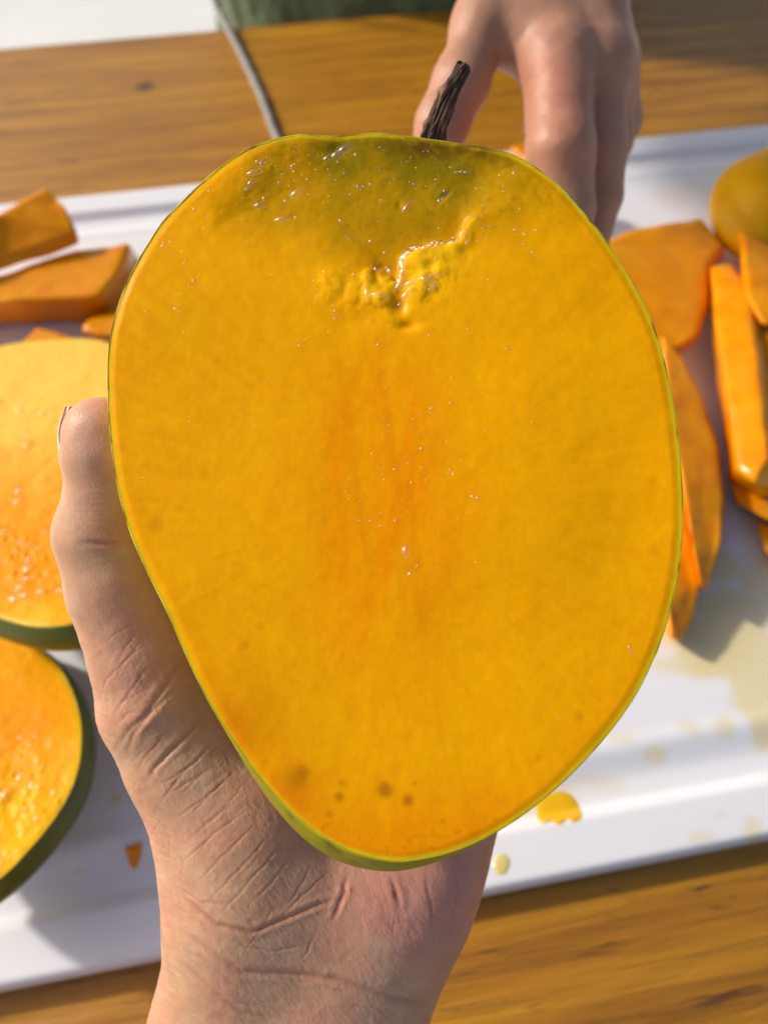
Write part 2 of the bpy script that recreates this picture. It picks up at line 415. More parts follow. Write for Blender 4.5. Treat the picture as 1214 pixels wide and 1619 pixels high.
# cutting board: a height field with a juice groove, rim and side wall
ZB = .014
yn = float(np.mean([to_local(G(x, y, ZB))[1] for x, y in ((0, 1565), (600, 1447), (1214, 1325))]))
yf = float(np.mean([to_local(G(x, y, ZB))[1] for x, y in ((0, 320), (340, 285), (985, 216), (1214, 194))]))
XB0, XB1 = -.50, .70
def board():
    nx, ny = 560, 280
    # finer spacing near the edges
    def axis(a, b, n):
        t = np.linspace(0, 1, n); e = .5 - .5 * np.cos(np.pi * t); t = .55 * t + .45 * e
        return a + (b - a) * t
    xs, ys = axis(XB0, XB1, nx), axis(yn, yf, ny)
    X, Y = np.meshgrid(xs, ys, indexing='ij')
    hx, hy = (XB1 - XB0) / 2, (yf - yn) / 2
    cx_, cy_ = (XB1 + XB0) / 2, (yf + yn) / 2
    rad = .022
    qx, qy = np.abs(X - cx_) - hx + rad, np.abs(Y - cy_) - hy + rad
    e = -(np.minimum(np.maximum(qx, qy), 0) + np.hypot(np.maximum(qx, 0), np.maximum(qy, 0)) - rad)   # distance to edge
    # squeeze the corners inside the rounded outline
    out = e < 0
    corner = np.stack([np.sign(X - cx_) * (hx - rad) + cx_, np.sign(Y - cy_) * (hy - rad) + cy_], -1)
    dv = np.stack([X, Y], -1) - corner; dl = np.maximum(np.linalg.norm(dv, axis=-1), 1e-6)
    Xo = np.where(out, corner[..., 0] + dv[..., 0] / dl * rad, X); Yo = np.where(out, corner[..., 1] + dv[..., 1] / dl * rad, Y)
    e = np.maximum(e, 0)
    z = np.full_like(X, ZB)
    z -= .0030 * np.clip(1 - e / .003, 0, 1) ** 2                     # rounded outer edge
    gd = .0055
    gshape = sstep(.021, .028, e) - sstep(.034, .052, e)
    z = z - gd * gshape
    z -= .0012 * sstep(.046, .056, e)                                 # the field sits a little below the rim
    z += .00008 * fbm(np.stack([X * 30, Y * 30, X * 0], -1), 3, 3)
    wx = Xo * math.cos(YAW) - Yo * math.sin(YAW); wy = Xo * math.sin(YAW) + Yo * math.cos(YAW)
    Vt = np.stack([wx, wy, z], -1).reshape(-1, 3)
    I = np.arange(nx * ny).reshape(nx, ny)
    fq = np.stack([I[:-1, :-1], I[1:, :-1], I[1:, 1:], I[:-1, 1:]], -1).reshape(-1, 4)
    # juice stains: thin yellow film soaked on the white plastic
    px, py = pix(Vt)
    wob = fbm(np.stack([Vt[:, 0] * 55, Vt[:, 1] * 55, Vt[:, 0] * 0], -1), 8, 4)
    st = np.zeros(len(Vt))
    for sx, sy, ax_, ay_, am in STAINS:
        d = np.hypot((px - sx) / ax_, (py - sy) / ay_) + wob * .95
        st = np.maximum(st, am * (1 - sstep(.55, 1.05, d)))
    base = np.array([.82, .82, .86]); yel = np.array([.76, .58, .10])
    col = base[None] * (1 - st[:, None]) + yel[None] * st[:, None]
    # side wall down to the table
    ring = np.concatenate([I[:, 0], I[-1, 1:], I[-2::-1, -1], I[0, -2:0:-1]])
    Vb = Vt[ring].copy(); Vb[:, 2] = .0015
    n0 = len(Vt); m_ = len(ring)
    j = np.arange(m_); k = (j + 1) % m_
    wall = np.stack([ring[k], ring[j], n0 + j, n0 + k], -1)
    V_ = np.concatenate([Vt, Vb]); col = np.concatenate([col, np.tile(base, (m_, 1))])
    m, nt, b = new_mat('white_plastic')
    a = nd(nt, 'ShaderNodeAttribute'); a.attribute_name = 'col'; nt.links.new(a.outputs['Color'], b.inputs['Base Color'])
    mp = mapping(nt, (1, 1, 1)); n = nd(nt, 'ShaderNodeTexNoise'); n.inputs['Scale'].default_value = 700; n.inputs['Detail'].default_value = 3
    nt.links.new(mp.outputs[0], n.inputs[0]); b.inputs['Roughness'].default_value = .36
    b.inputs['Subsurface Weight'].default_value = .15; b.inputs['Subsurface Scale'].default_value = .003; b.inputs['Subsurface Radius'].default_value = (1, .95, .9)
    bump(nt, b, [(n.outputs[0], .15, .0003)])
    return mesh_np('cutting_board', V_, np.concatenate([fq, wall]), m, col=col)
STAINS = [(1125, 1010, 75, 130, .62), (1180, 1060, 60, 130, .55), (1195, 960, 40, 90, .5), (1035, 1195, 26, 26, .40), (985, 1168, 22, 10, .25),
          (1150, 1150, 30, 40, .35), (790, 1367, 16, 18, .50), (960, 1240, 40, 18, .22), (1190, 1310, 18, 26, .35), (1110, 1325, 26, 14, .25),
          (182, 1262, 11, 10, .45), (128, 1378, 18, 8, .35), (224, 1405, 5, 8, .30), (1135, 1290, 8, 8, .3), (860, 1270, 70, 45, .25), (952, 1315, 6, 5, .3),
          (1060, 310, 40, 25, .16), (880, 1180, 40, 25, .12)]
def board_z(x, y):
    lx, ly = to_local(np.array([x, y])); e = min(lx - XB0, XB1 - lx, ly - yn, yf - ly)
    return ZB - .0055 * float(sstep(.021, .028, e) - sstep(.034, .052, e)) - .0012 * float(sstep(.046, .056, e))
bo = board()
tag(bo, 'white plastic cutting board with juice groove and yellow stains on wooden table', 'cutting board')

# ------------------------------------------------------------------ mango halves
def closed_curve(pts, n):
    pts = np.asarray(pts, float); m = len(pts); out = []
    per = max(4, n // m)
    for i in range(m):
        p0, p1, p2, p3 = pts[i - 1], pts[i], pts[(i + 1) % m], pts[(i + 2) % m]
        for t in np.linspace(0, 1, per, endpoint=False):
            out.append(.5 * ((2 * p1) + (-p0 + p2) * t + (2 * p0 - 5 * p1 + 4 * p2 - p3) * t * t + (-p0 + 3 * p1 - 3 * p2 + p3) * t ** 3))
    return np.array(out)
def polar(uv, nth):
    th = np.arctan2(uv[:, 1], uv[:, 0]); rr = np.hypot(uv[:, 0], uv[:, 1]); o = np.argsort(th)
    T = -np.pi + 2 * np.pi * np.arange(nth) / nth
    r = np.interp(T, np.concatenate([th[o] - 2 * np.pi, th[o], th[o] + 2 * np.pi]), np.tile(rr[o], 3))
    for _ in range(3): r = .25 * np.roll(r, 1) + .5 * r + .25 * np.roll(r, -1)
    return T, r
def mango_half(o, n, outline_px, D, nr, nth, relief, colour, skin_colour, bulge, fmat, root, nt_=56, rim=.0003, edge=.0003):
    """Cut half of a mango: a face through o with normal n, a dome of depth D behind."""
    n = norm(np.asarray(n, float)); ux = norm(np.cross(np.array([0, SP, CP]) if abs(n @ UP) < .9 else FWD, n)); uy = np.cross(n, ux)
    wp = np.array([onplane(x, y, o, n) for x, y in closed_curve(outline_px, 480)])
    uv = np.stack([(wp - o) @ ux, (wp - o) @ uy], -1)
    T, R = polar(uv, nth)
    s = np.linspace(0, 1, nr + 1)[1:] ** .92
    RR = s[:, None] * R[None]; TT = np.broadcast_to(T, RR.shape)
    U, Vv = RR * np.cos(TT), RR * np.sin(TT)
    pts = o + U[..., None] * ux + Vv[..., None] * uy
    px, py = pix(pts)
    edge_d = (1 - s)[:, None] * R[None]
    hgt = relief(U, Vv, px, py, edge_d)
    hgt = hgt - edge * (1 - sstep(0, .0022, edge_d))
    pts = pts + hgt[..., None] * n
    c0 = pts[0].mean(0)
    V_ = np.concatenate([pts.reshape(-1, 3), c0[None]])
    I = np.arange(nr * nth).reshape(nr, nth); J = np.roll(I, -1, 1)
    fq = np.stack([I[:-1], I[1:], J[1:], J[:-1]], -1).reshape(-1, 4)
    cq = np.stack([np.full(nth // 2, nr * nth), I[0, 0::2][:nth // 2], I[0, 1::2], np.roll(I[0, 0::2], -1)], -1)
    col = colour(U, Vv, px, py, edge_d, hgt).reshape(-1, 3); col = np.concatenate([col, col[:1]])
    fq = orient(V_, np.concatenate([fq, cq]), n)
    fl = mesh_np('flesh', V_ - np.array(root.location), fq, fmat, root, col=col)
    # skin
    sk = 4; nth2 = nth // sk; T2, R2 = T[::sk], R[::sk]
    a = np.linspace(0, 1, nt_) ** 1.25 * np.pi / 2
    wd = D * np.sin(a)[:, None] * np.ones(nth2)[None]
    bl = bulge(T2)[None]
    rr = R2[None] * np.cos(a)[:, None] ** .72 + rim + bl * np.sin(np.pi * np.clip(wd / .024, 0, 1)) ** 1.0
    rr[-1] = 0
    lump = .0009 * fbm(np.stack([np.cos(T2)[None] * 3 + 0 * wd, np.sin(T2)[None] * 3 + 0 * wd, wd * 80], -1), 41, 3) * np.sin(np.clip(a * 1.4, 0, np.pi))[:, None] * sstep(.006, .020, wd)
    rr = rr + lump
    rr[-1] = 0
    rj = .00035 * np.clip(fbm(np.stack([np.cos(T2) * 14, np.sin(T2) * 14, T2 * 0], -1), 14, 4) * 2, -1, 1)
    lip = np.stack([R2 - .0006 + rj, R2 + rim * .5 + rj * .5]); lw = np.stack([np.full(nth2, .0009), np.full(nth2, .0002)])
    jit = .00025 * fbm(np.stack([np.cos(T2) * 9, np.sin(T2) * 9, T2 * 0], -1), 12, 4)
    lw = lw + jit[None]
    rr = np.concatenate([lip, rr]); wd = np.concatenate([lw, wd + .0003])
    U2, V2 = rr * np.cos(T2)[None], rr * np.sin(T2)[None]
    eh = np.clip(hgt[-1, ::sk] + edge, -.004, .002)[None]
    wd_ = wd - eh * np.exp(-np.maximum(wd, 0) / .006)
    sp = o + U2[..., None] * ux + V2[..., None] * uy - wd_[..., None] * n
    m_ = len(rr); I = np.arange(m_ * nth2).reshape(m_, nth2); J = np.roll(I, -1, 1)
    sq = np.stack([I[:-1], I[1:], J[1:], J[:-1]], -1).reshape(-1, 4)
    spx, spy = pix(sp)
    sc = skin_colour(np.broadcast_to(T2, rr.shape), wd, sp, spx, spy).reshape(-1, 3)
    sq = orient(sp.reshape(-1, 3), sq, None, o - n * D * .4)
    mesh_np('peel', sp.reshape(-1, 3) - np.array(root.location), sq, PEEL, root, col=sc)
    return sp
def orient(V_, q, n=None, centre=None):
    c = np.cross(V_[q[:, 1]] - V_[q[:, 0]], V_[q[:, 2]] - V_[q[:, 0]])
    ref = n[None] if n is not None else V_[q].mean(1) - centre
    return np.ascontiguousarray(q[:, ::-1]) if (c * ref).sum() < 0 else q
def lerp(c, d, t): return c * (1 - t[..., None]) + np.array(d) * t[..., None]
def blob(px, py, x, y, ax_, ay_=None):
    ay_ = ay_ or ax_
    return np.exp(-(((px - x) / ax_) ** 2 + ((py - y) / ay_) ** 2))
def poly_dist(px, py, line):
    """Distance in pixels to a polyline."""
    d = np.full(px.shape, 1e9)
    for (x0, y0), (x1, y1) in zip(line[:-1], line[1:]):
        dx, dy = x1 - x0, y1 - y0; t = np.clip(((px - x0) * dx + (py - y0) * dy) / (dx * dx + dy * dy + 1e-9), 0, 1)
        d = np.minimum(d, np.hypot(px - x0 - t * dx, py - y0 - t * dy))
    return d
def inside_poly(px, py, poly):
    r = np.zeros(px.shape, bool); n = len(poly)
    for i in range(n):
        x0, y0 = poly[i]; x1, y1 = poly[(i + 1) % n]
        c = ((y0 > py) != (y1 > py)) & (px < (x1 - x0) * (py - y0) / (y1 - y0 + 1e-12) + x0)
        r ^= c
    return r

OUT = [(475, 211), (520, 213), (560, 210), (600, 209), (660, 216), (720, 225), (780, 236), (812, 246), (850, 268), (890, 300), (930, 345), (965, 390),
       (1000, 445), (1030, 505), (1050, 570), (1064, 640), (1073, 710), (1078, 780), (1077, 850), (1069, 920), (1052, 990), (1029, 1050), (1000, 1105),
       (960, 1160), (915, 1210), (860, 1262), (800, 1306), (740, 1338), (680, 1357), (620, 1363), (560, 1351), (510, 1327), (470, 1296), (428, 1252),
       (383, 1195), (340, 1125), (302, 1050), (267, 970), (232, 900), (206, 840), (187, 770), (176, 690), (171, 610), (176, 540), (191, 480), (216, 420),
       (251, 360), (291, 315), (340, 270), (390, 236), (430, 220)]
FACE_D = .165
f_o = P(625, 790, FACE_D)
tilt = R_(7.0); yawf = R_(-5.0)
n_cam = np.array([math.sin(yawf), math.sin(tilt), -math.cos(tilt) * math.cos(yawf)])
f_n = norm(n_cam[0] * RIGHT + n_cam[1] * UP + n_cam[2] * FWD)

SCOOP = [(345, 320), (352, 352), (395, 378), (450, 388), (520, 398), (560, 425), (600, 440), (628, 450), (641, 402), (662, 393), (690, 386), (722, 380), (733, 366), (748, 345),
         (775, 325), (800, 290), (812, 262), (770, 238), (680, 222), (560, 205), (500, 215), (440, 240), (390, 275)]
RIDGE = [(560, 480), (600, 470), (632, 455), (641, 402), (662, 393), (690, 386), (722, 380), (735, 364)]
def hero_relief(U, V, px, py, ed):
    q = np.stack([px / 40, py / 40, px * 0], -1)
    wx = 9 * fbm(q, 1, 4); wy = 9 * fbm(q, 2, 4)
    x, y = px + wx, py + wy
    ins = inside_poly(x, y, SCOOP); dl = poly_dist(x, y, SCOOP + SCOOP[:1]); sdist = np.where(ins, dl, -dl)
    ridge_d = poly_dist(x, y, RIDGE); rk = np.exp(-(ridge_d / 45) ** 2)          # near the torn ridge the wall is steep
    wsoft = 60 * (1 - rk) + 10 * rk
    h = -(.0016 + .0006 * rk) * sstep(-wsoft * .35, wsoft, sdist)
    h += .00018 * np.exp(-(ridge_d / 14) ** 2) * (.55 + .8 * fbm(np.stack([px / 11, py / 11, px * 0], -1), 5, 2))
    # torn clumps below the stem cavity
    lum = fbm(np.stack([px / 17, py / 17, px * 0 + 3], -1), 6, 3)
    zone = blob(px, py, 605, 455, 65, 42) + .6 * blob(px, py, 690, 440, 50, 38) + .35 * blob(px, py, 520, 450, 30, 24)
    zone2 = blob(px, py, 690, 408, 55, 22) * sstep(-4, 6, -sdist)
    h += .0010 * zone * (np.maximum(.6 * lum + .5 * fbm(np.stack([px / 34, py / 30, px * 0 + 6], -1), 15, 2), -.2) + .2) + .0009 * zone2 * np.maximum(fbm(np.stack([px / 30, py / 24, px * 0 + 8], -1), 16, 2) + .25, 0)
    for bx, by, br, bh in ((522, 450, 19, .0010), (612, 432, 13, .0013), (588, 466, 16, .0011), (608, 472, 13, .0012), (662, 457, 17, .0010), (676, 440, 12, .0009), (583, 437, 11, .0011), (558, 462, 12, .0007), (662, 408, 17, .0010), (690, 400, 16, .0010), (716, 394, 15, .0009), (738, 376, 13, .0008), (700, 425, 14, .0006)):
        h += .42 * bh * np.exp(-((x - bx) ** 2 + (y - by) ** 2) ** 2 / br ** 4)
    h -= .0009 * blob(x, y, 632, 478, 13, 24) + .0009 * blob(x, y, 645, 515, 16, 10) + .0005 * blob(x, y, 560, 500, 40, 25)
    h -= .0010 * blob(x, y, 535, 232, 20, 12) + .0006 * blob(x + .9 * (y - 303), y, 705, 303, 5, 9) + .0004 * blob(x, y, 632, 318, 5, 9)
    # fibres running from the stem down the length of the seed, and grain
    fib = fbm(np.stack([px / 7 + .02 * py, py / 75, px * 0], -1), 7, 3)
    h += .000008 * fib * (.4 + blob(px, py, 640, 760, 190, 260))
    h += .00007 * fbm(np.stack([px / 26, py / 26, px * 0], -1), 8, 4)
    topz = sstep(430, 250, py)
    h += .00012 * topz * fbm(np.stack([px / 8, py / 8, px * 0], -1), 9, 3)
    h += .0011 * fbm(np.stack([px / 260, py / 260, px * 0], -1), 19, 2)
    return h

def hero_colour(U, V, px, py, ed, h):
    q = np.stack([px / 60, py / 60, px * 0], -1)
    n1 = fbm(q, 21, 5); n2 = fbm(np.stack([px / 9, py / 9, px * 0], -1), 22, 3); n3 = fbm(np.stack([px / 22 + .1 * py / 20, py / 110, px * 0], -1), 23, 4)
    c = np.empty(px.shape + (3,)); c[:] = (.86, .380, .0008)
    c = lerp(c, (.86, .425, .001), np.clip(.35 + .8 * n1, 0, 1) * .6)
    cen = np.clip(blob(px, py, 610, 850, 125, 200) + .6 * blob(px, py, 600, 640, 90, 100), 0, 1)
    c = lerp(c, (.86, .280, .0006), np.clip(cen * (.8 + .8 * n3), 0, 1) * .92)
    streak = np.clip(fbm(np.stack([(px - .15 * py) / 16, py / 160, px * 0], -1), 25, 3) * 2.2, 0, 1)
    c = lerp(c, (.70, .19, .001), streak * cen * .22)
    # olive, unripe-looking zone by the stem
    tz = np.clip(1 - np.hypot((px - 650) / 350, (py - 205) / 225) + .30 * n1 + .08 * n2, 0, 1)
    c = lerp(c, (.25, .175, .002), np.clip(tz * 1.45, 0, 1))
    xx, yy = px + 12 * n1, py + 12 * n1
    ins = inside_poly(xx, yy, SCOOP); dl = poly_dist(xx, yy, SCOOP + SCOOP[:1]); rk = np.exp(-(poly_dist(px, py, RIDGE) / 40) ** 2)
    left = sstep(-40 * (1 - rk) - 4, 70 * (1 - rk) + 8 * rk, np.where(ins, dl, -dl))
    c = lerp(c, (.52, .265, .0012), left * .85 * (1 - np.clip(tz * 1.2, 0, 1)))
    br = np.clip(1.15 - np.abs(py - (226 + .0005 * (px - 660) ** 2)) / 24 + .9 * n2 * .8 + .4 * n1, 0, 1) * sstep(560, 680, px) * sstep(830, 770, px)
    c = lerp(c, (.13, .055, .004), br * .9)
    pz0 = np.clip(blob(px, py, 610, 450, 95, 45) + blob(px, py, 690, 405, 70, 36), 0, 1)
    spk = np.clip((n2 - .25) * 3.5, 0, 1) * np.clip(tz * 1.3, 0, 1)
    c = lerp(c, (.24, .16, .005), spk * .7 * (1 - pz0))
    # deeper orange band inside the peel, lowest part most
    rimb = (1 - sstep(.001, .009, ed)) * (1 - np.clip(tz * 1.6, 0, 1)) * np.clip(.55 + .7 * n1, 0, 1)
    c = lerp(c, (.82, .32, .001), rimb * .55)
    low = sstep(1180, 1350, py + 60 * n1) * (1 - sstep(.0, .028, ed) * .6)
    c = lerp(c, (.82, .275, .0008), low * .9)
    lft = sstep(.020, .002, ed) * blob(px, py, 400, 1200, 120, 160)
    c = lerp(c, (.74, .22, .002), np.clip(lft * (.7 + n1), 0, 1) * .75)
    gr = np.clip((n2 - .18) * 3, 0, 1) * sstep(.0085, .002, ed) * sstep(1220, 1330, py)
    c = lerp(c, (.50, .19, .002), gr * .5)
    for x, y, r, a in ((608, 1250, 12, .95), (645, 1267, 9, .85), (535, 1262, 8, .8), (470, 1232, 18, .55), (478, 1222, 10, .6), (540, 1240, 6, .5), (520, 1290, 6, .5), (700, 1300, 5, .4), (655, 1240, 4, .4), (385, 1020, 8, .25), (410, 990, 7, .2), (247, 828, 13, .35),
                       (1030, 762, 9, .3), (1035, 870, 9, .25), (915, 1133, 7, .35), (850, 1200, 6, .3)):
        c = lerp(c, (.46, .15, .002), a * np.exp(-(((px - x) / r) ** 2 + ((py - y) / (r * 1.1)) ** 2) ** 1.5))
    # pale clumps
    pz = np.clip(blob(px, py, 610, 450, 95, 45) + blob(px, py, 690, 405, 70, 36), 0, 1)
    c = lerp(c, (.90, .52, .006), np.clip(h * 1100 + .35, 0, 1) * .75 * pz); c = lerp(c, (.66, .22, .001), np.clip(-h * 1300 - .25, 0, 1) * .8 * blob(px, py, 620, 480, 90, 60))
    # thin yellow line at the edge
    c = lerp(c, (.72, .50, .006), sstep(.0012, .0003, ed) * .8 * (1 - .8 * br))
    nm = fbm(np.stack([px / 24, py / 30, px * 0 + 5], -1), 28, 4)
    dx_, dy_ = px - 625, py - 790; an = np.arctan2(dy_, dx_); rad = np.hypot(dx_, dy_)
    fibr = fbm(np.stack([np.cos(an) * 42, np.sin(an) * 42, rad / 120], -1), 30, 3) * sstep(180, 330, rad)
    return np.clip(c * (1 + (.07 * n2 + .06 * nm + .08 * fibr)[..., None] * np.array([.6, 1, 1])), 0, 1)
def hero_peel(T, wd, sp, px, py):
    n1 = fbm(sp * 90, 31, 4); n2 = fbm(sp * 700, 32, 2)
    c = np.empty(T.shape + (3,)); c[:] = (.36, .36, .012)
    low = sstep(900, 1300, py + 60 * n1)
    c = lerp(c, (.30, .28, .005), low)
    upl = sstep(1180, 980, py) * sstep(640, 420, px)
    c = lerp(c, (.66, .52, .02), upl)
    c = lerp(c, (.15, .19, .012), sstep(.009, .024, wd) * .8)
    c = lerp(c, (.62, .52, .012), sstep(.0005, .0, wd) * .75)
    c = lerp(c, (.15, .065, .008), np.clip(1.25 - np.abs(px - 690) / 150, 0, 1) * sstep(300, 250, py) * np.clip(.4 + 1.6 * n1, 0, 1))
    c = lerp(c, (.10, .06, .02), np.clip((n2 - .45) * 5, 0, 1) * .7)
    n5 = fbm(sp * 260, 36, 2); c = lerp(c, (.07, .04, .01), np.clip((n5 - .36) * 8, 0, 1) * sstep(.004, 0, wd) * .8)
    return c
def hero_bulge(T):
    # direction of each angle in the picture: T measured on the face
    return .0002 + .0070 * np.exp(-((np.angle(np.exp(1j * (T - R_(HB))))) / .46) ** 2)
HB = -101

hero = empty('mango_half', tuple(f_o))
mango_half(f_o, f_n, OUT, .040, 300, 960, hero_relief, hero_colour, hero_peel, hero_bulge, FLESH, hero)
tag(hero, 'large ripe mango half with dry stem held up in the hand, cut face forward', 'mango')

JB = bpy.data.materials.new('clear_juice'); JB.use_nodes = True
def _jb(nt):
    nt.nodes.clear()
    out = nd(nt, 'ShaderNodeOutputMaterial'); mx = nd(nt, 'ShaderNodeMixShader'); tr = nd(nt, 'ShaderNodeBsdfTransparent'); gl = nd(nt, 'ShaderNodeBsdfGlossy'); fr = nd(nt, 'ShaderNodeFresnel')
    tr.inputs[0].default_value = (1, .97, .88, 1); gl.inputs['Roughness'].default_value = .24; fr.inputs[0].default_value = 1.85  # index set above real juice to strengthen the added glints
    ge = nd(nt, 'ShaderNodeNewGeometry'); iv = nd(nt, 'ShaderNodeMath', operation='SUBTRACT'); iv.inputs[0].default_value = 1; nt.links.new(ge.outputs['Backfacing'], iv.inputs[1])
    mu = nd(nt, 'ShaderNodeMath', operation='MULTIPLY'); nt.links.new(fr.outputs[0], mu.inputs[0]); nt.links.new(iv.outputs[0], mu.inputs[1])
    nt.links.new(mu.outputs[0], mx.inputs[0]); nt.links.new(tr.outputs[0], mx.inputs[1]); nt.links.new(gl.outputs[0], mx.inputs[2]); nt.links.new(mx.outputs[0], out.inputs[0])
_jb(JB.node_tree)
def beads(items, o, n, height, root, seed):
    """Low juice drops added for glints on a cut face, sides sloped to mirror the sun; items are (x, y, radius, stretch, angle) in photo pixels."""
    rg = np.random.default_rng(seed)
    q = np.array([onplane(x, y, o, n) for x, y, *_ in items])
    e1 = norm(np.cross(UP, n)); e2 = np.cross(n, e1)
    hh = height(np.array([i[0] for i in items], float)[None], np.array([i[1] for i in items], float)[None], ((q - o) @ e1)[None], ((q - o) @ e2)[None])[0]
    hv_ = norm(np.array(sun_dir) + norm(CAM - o)); sl = math.tan(math.acos(min(1, hv_ @ n)))  # side slope of the added drops throws the sun's glint at the camera
    V_, fs = [], []; m = 12
    prof = ((1.0, -.30), (.96, .05), (.30, .05 + .66 * sl), (.12, .05 + .74 * sl))
    for (x, y, r, asp, ang), p0, h0 in zip(items, q, hh):
        rr = 1.5 * r / F * np.dot(p0 - CAM, FWD); b0 = len(V_); s_ = rg.uniform(.75, 1.2)
        ca, sa = math.cos(-ang), math.sin(-ang); ph = rg.uniform(0, 6)
        for rs, zs in prof:
            for j in range(m):
                t = 2 * math.pi * j / m; wv_ = 1 + .15 * math.sin(2 * t + ph)
                a = rr * rs * asp * math.cos(t) * wv_; b_ = rr * rs * math.sin(t) * wv_
                V_.append(p0 + e1 * (a * ca - b_ * sa) + e2 * (a * sa + b_ * ca) + n * (h0 + rr * zs * s_))
        V_.append(p0 + n * (h0 + rr * (prof[-1][1] + .01) * s_))
        for k in range(len(prof) - 1):
            for j in range(m): fs.append((b0 + k * m + j, b0 + k * m + (j + 1) % m, b0 + (k + 1) * m + (j + 1) % m, b0 + (k + 1) * m + j))
        for j in range(m): fs.append((b0 + 3 * m + j, b0 + 3 * m + (j + 1) % m, b0 + 4 * m))
    ob = mesh_np('glint_beads', np.array(V_) - np.array(root.location), fs, JB, root); ob['kind'] = 'stuff'
    return ob
def hero_beads():
    rg = np.random.default_rng(3); items = []
    def add(x, y, r, asp=1.0, ang=0.0): items.append((x, y, r, asp, ang))
    for _ in range(1900):
        z = rg.random()
        if z < .42: x, y = rg.uniform(380, 860), 225 + abs(rg.normal(0, 95))
        elif z < .66: x, y = rg.normal(660, 70), rg.normal(720, 85)
        elif z < .76: x, y = rg.normal(295, 22), rg.normal(425, 60)
        elif z < .88: x, y = rg.normal(620, 85), rg.normal(455, 45)
        else: x, y = rg.uniform(200, 1050), rg.uniform(250, 1330)
        n = vnoise(np.array([[x / 38, y / 38, 2.0]]), 29)[0]
        if rg.random() > (.18 + 1.1 * max(0, n)) * (1 if y < 420 and x > 370 else .42): continue
        r = .6 + rg.exponential(.55)
        add(x, y, min(r, 3.2), rg.uniform(1, 2.4), rg.normal(-.7, .5))
    for (x0, y0), (x1, y1) in zip(RIDGE[2:-1], RIDGE[3:]):
        for t in np.linspace(0, 1, max(3, int(math.hypot(x1 - x0, y1 - y0) / 3.2))):
            add(x0 + (x1 - x0) * t + rg.normal(0, 1.8), y0 + (y1 - y0) * t + rg.normal(0, 1.8), rg.uniform(2.2, 5.2), rg.uniform(1.2, 2.2), math.atan2(y1 - y0, x1 - x0) + rg.normal(0, .3))
    for x, y, r, a_, g_ in ((408, 320, 4.5, 1.1, 0), (444, 341, 3.5, 2, -.4), (468, 297, 3.6, 2.4, -.6), (402, 270, 3, 2.5, -.4), (520, 240, 3.5, 2, -.5), (535, 232, 4.5, 2.6, -.6), (548, 226, 4, 2.4, -.6), (642, 872, 4, 1.6, 1.4), (748, 786, 2.4, 1, 0), (756, 788, 2.2, 1, 0),
                            (706, 300, 4, 3, -1), (697, 307, 3, 2.4, -.9), (645, 318, 2.8, 2.6, -1), (596, 424, 3.4, 1.6, 1.2), (617, 425, 3.6, 1.6, 1.4), (600, 468, 3.6, 2, .1), (581, 466, 3, 2.2, 1.3), (655, 446, 4, 2.2, -.3), (677, 446, 4, 2.2, .3), (647, 462, 4, 2.2, -.8), (634, 478, 3, 1.8, -.6), (688, 436, 3, 2.4, -.2)):
        add(x, y, r * 1.45, a_, g_)
    INN = [(625 + (x - 625) * .975, 790 + (y - 790) * .98) for x, y in OUT]
    items = [i for i in items if inside_poly(np.array([i[0]]), np.array([i[1]]), INN)[0]]
    beads(items, f_o, f_n, lambda px, py, u, v: hero_relief(px * 0, px * 0, px, py, px * 0 + .02), hero, 3)
hero_beads()

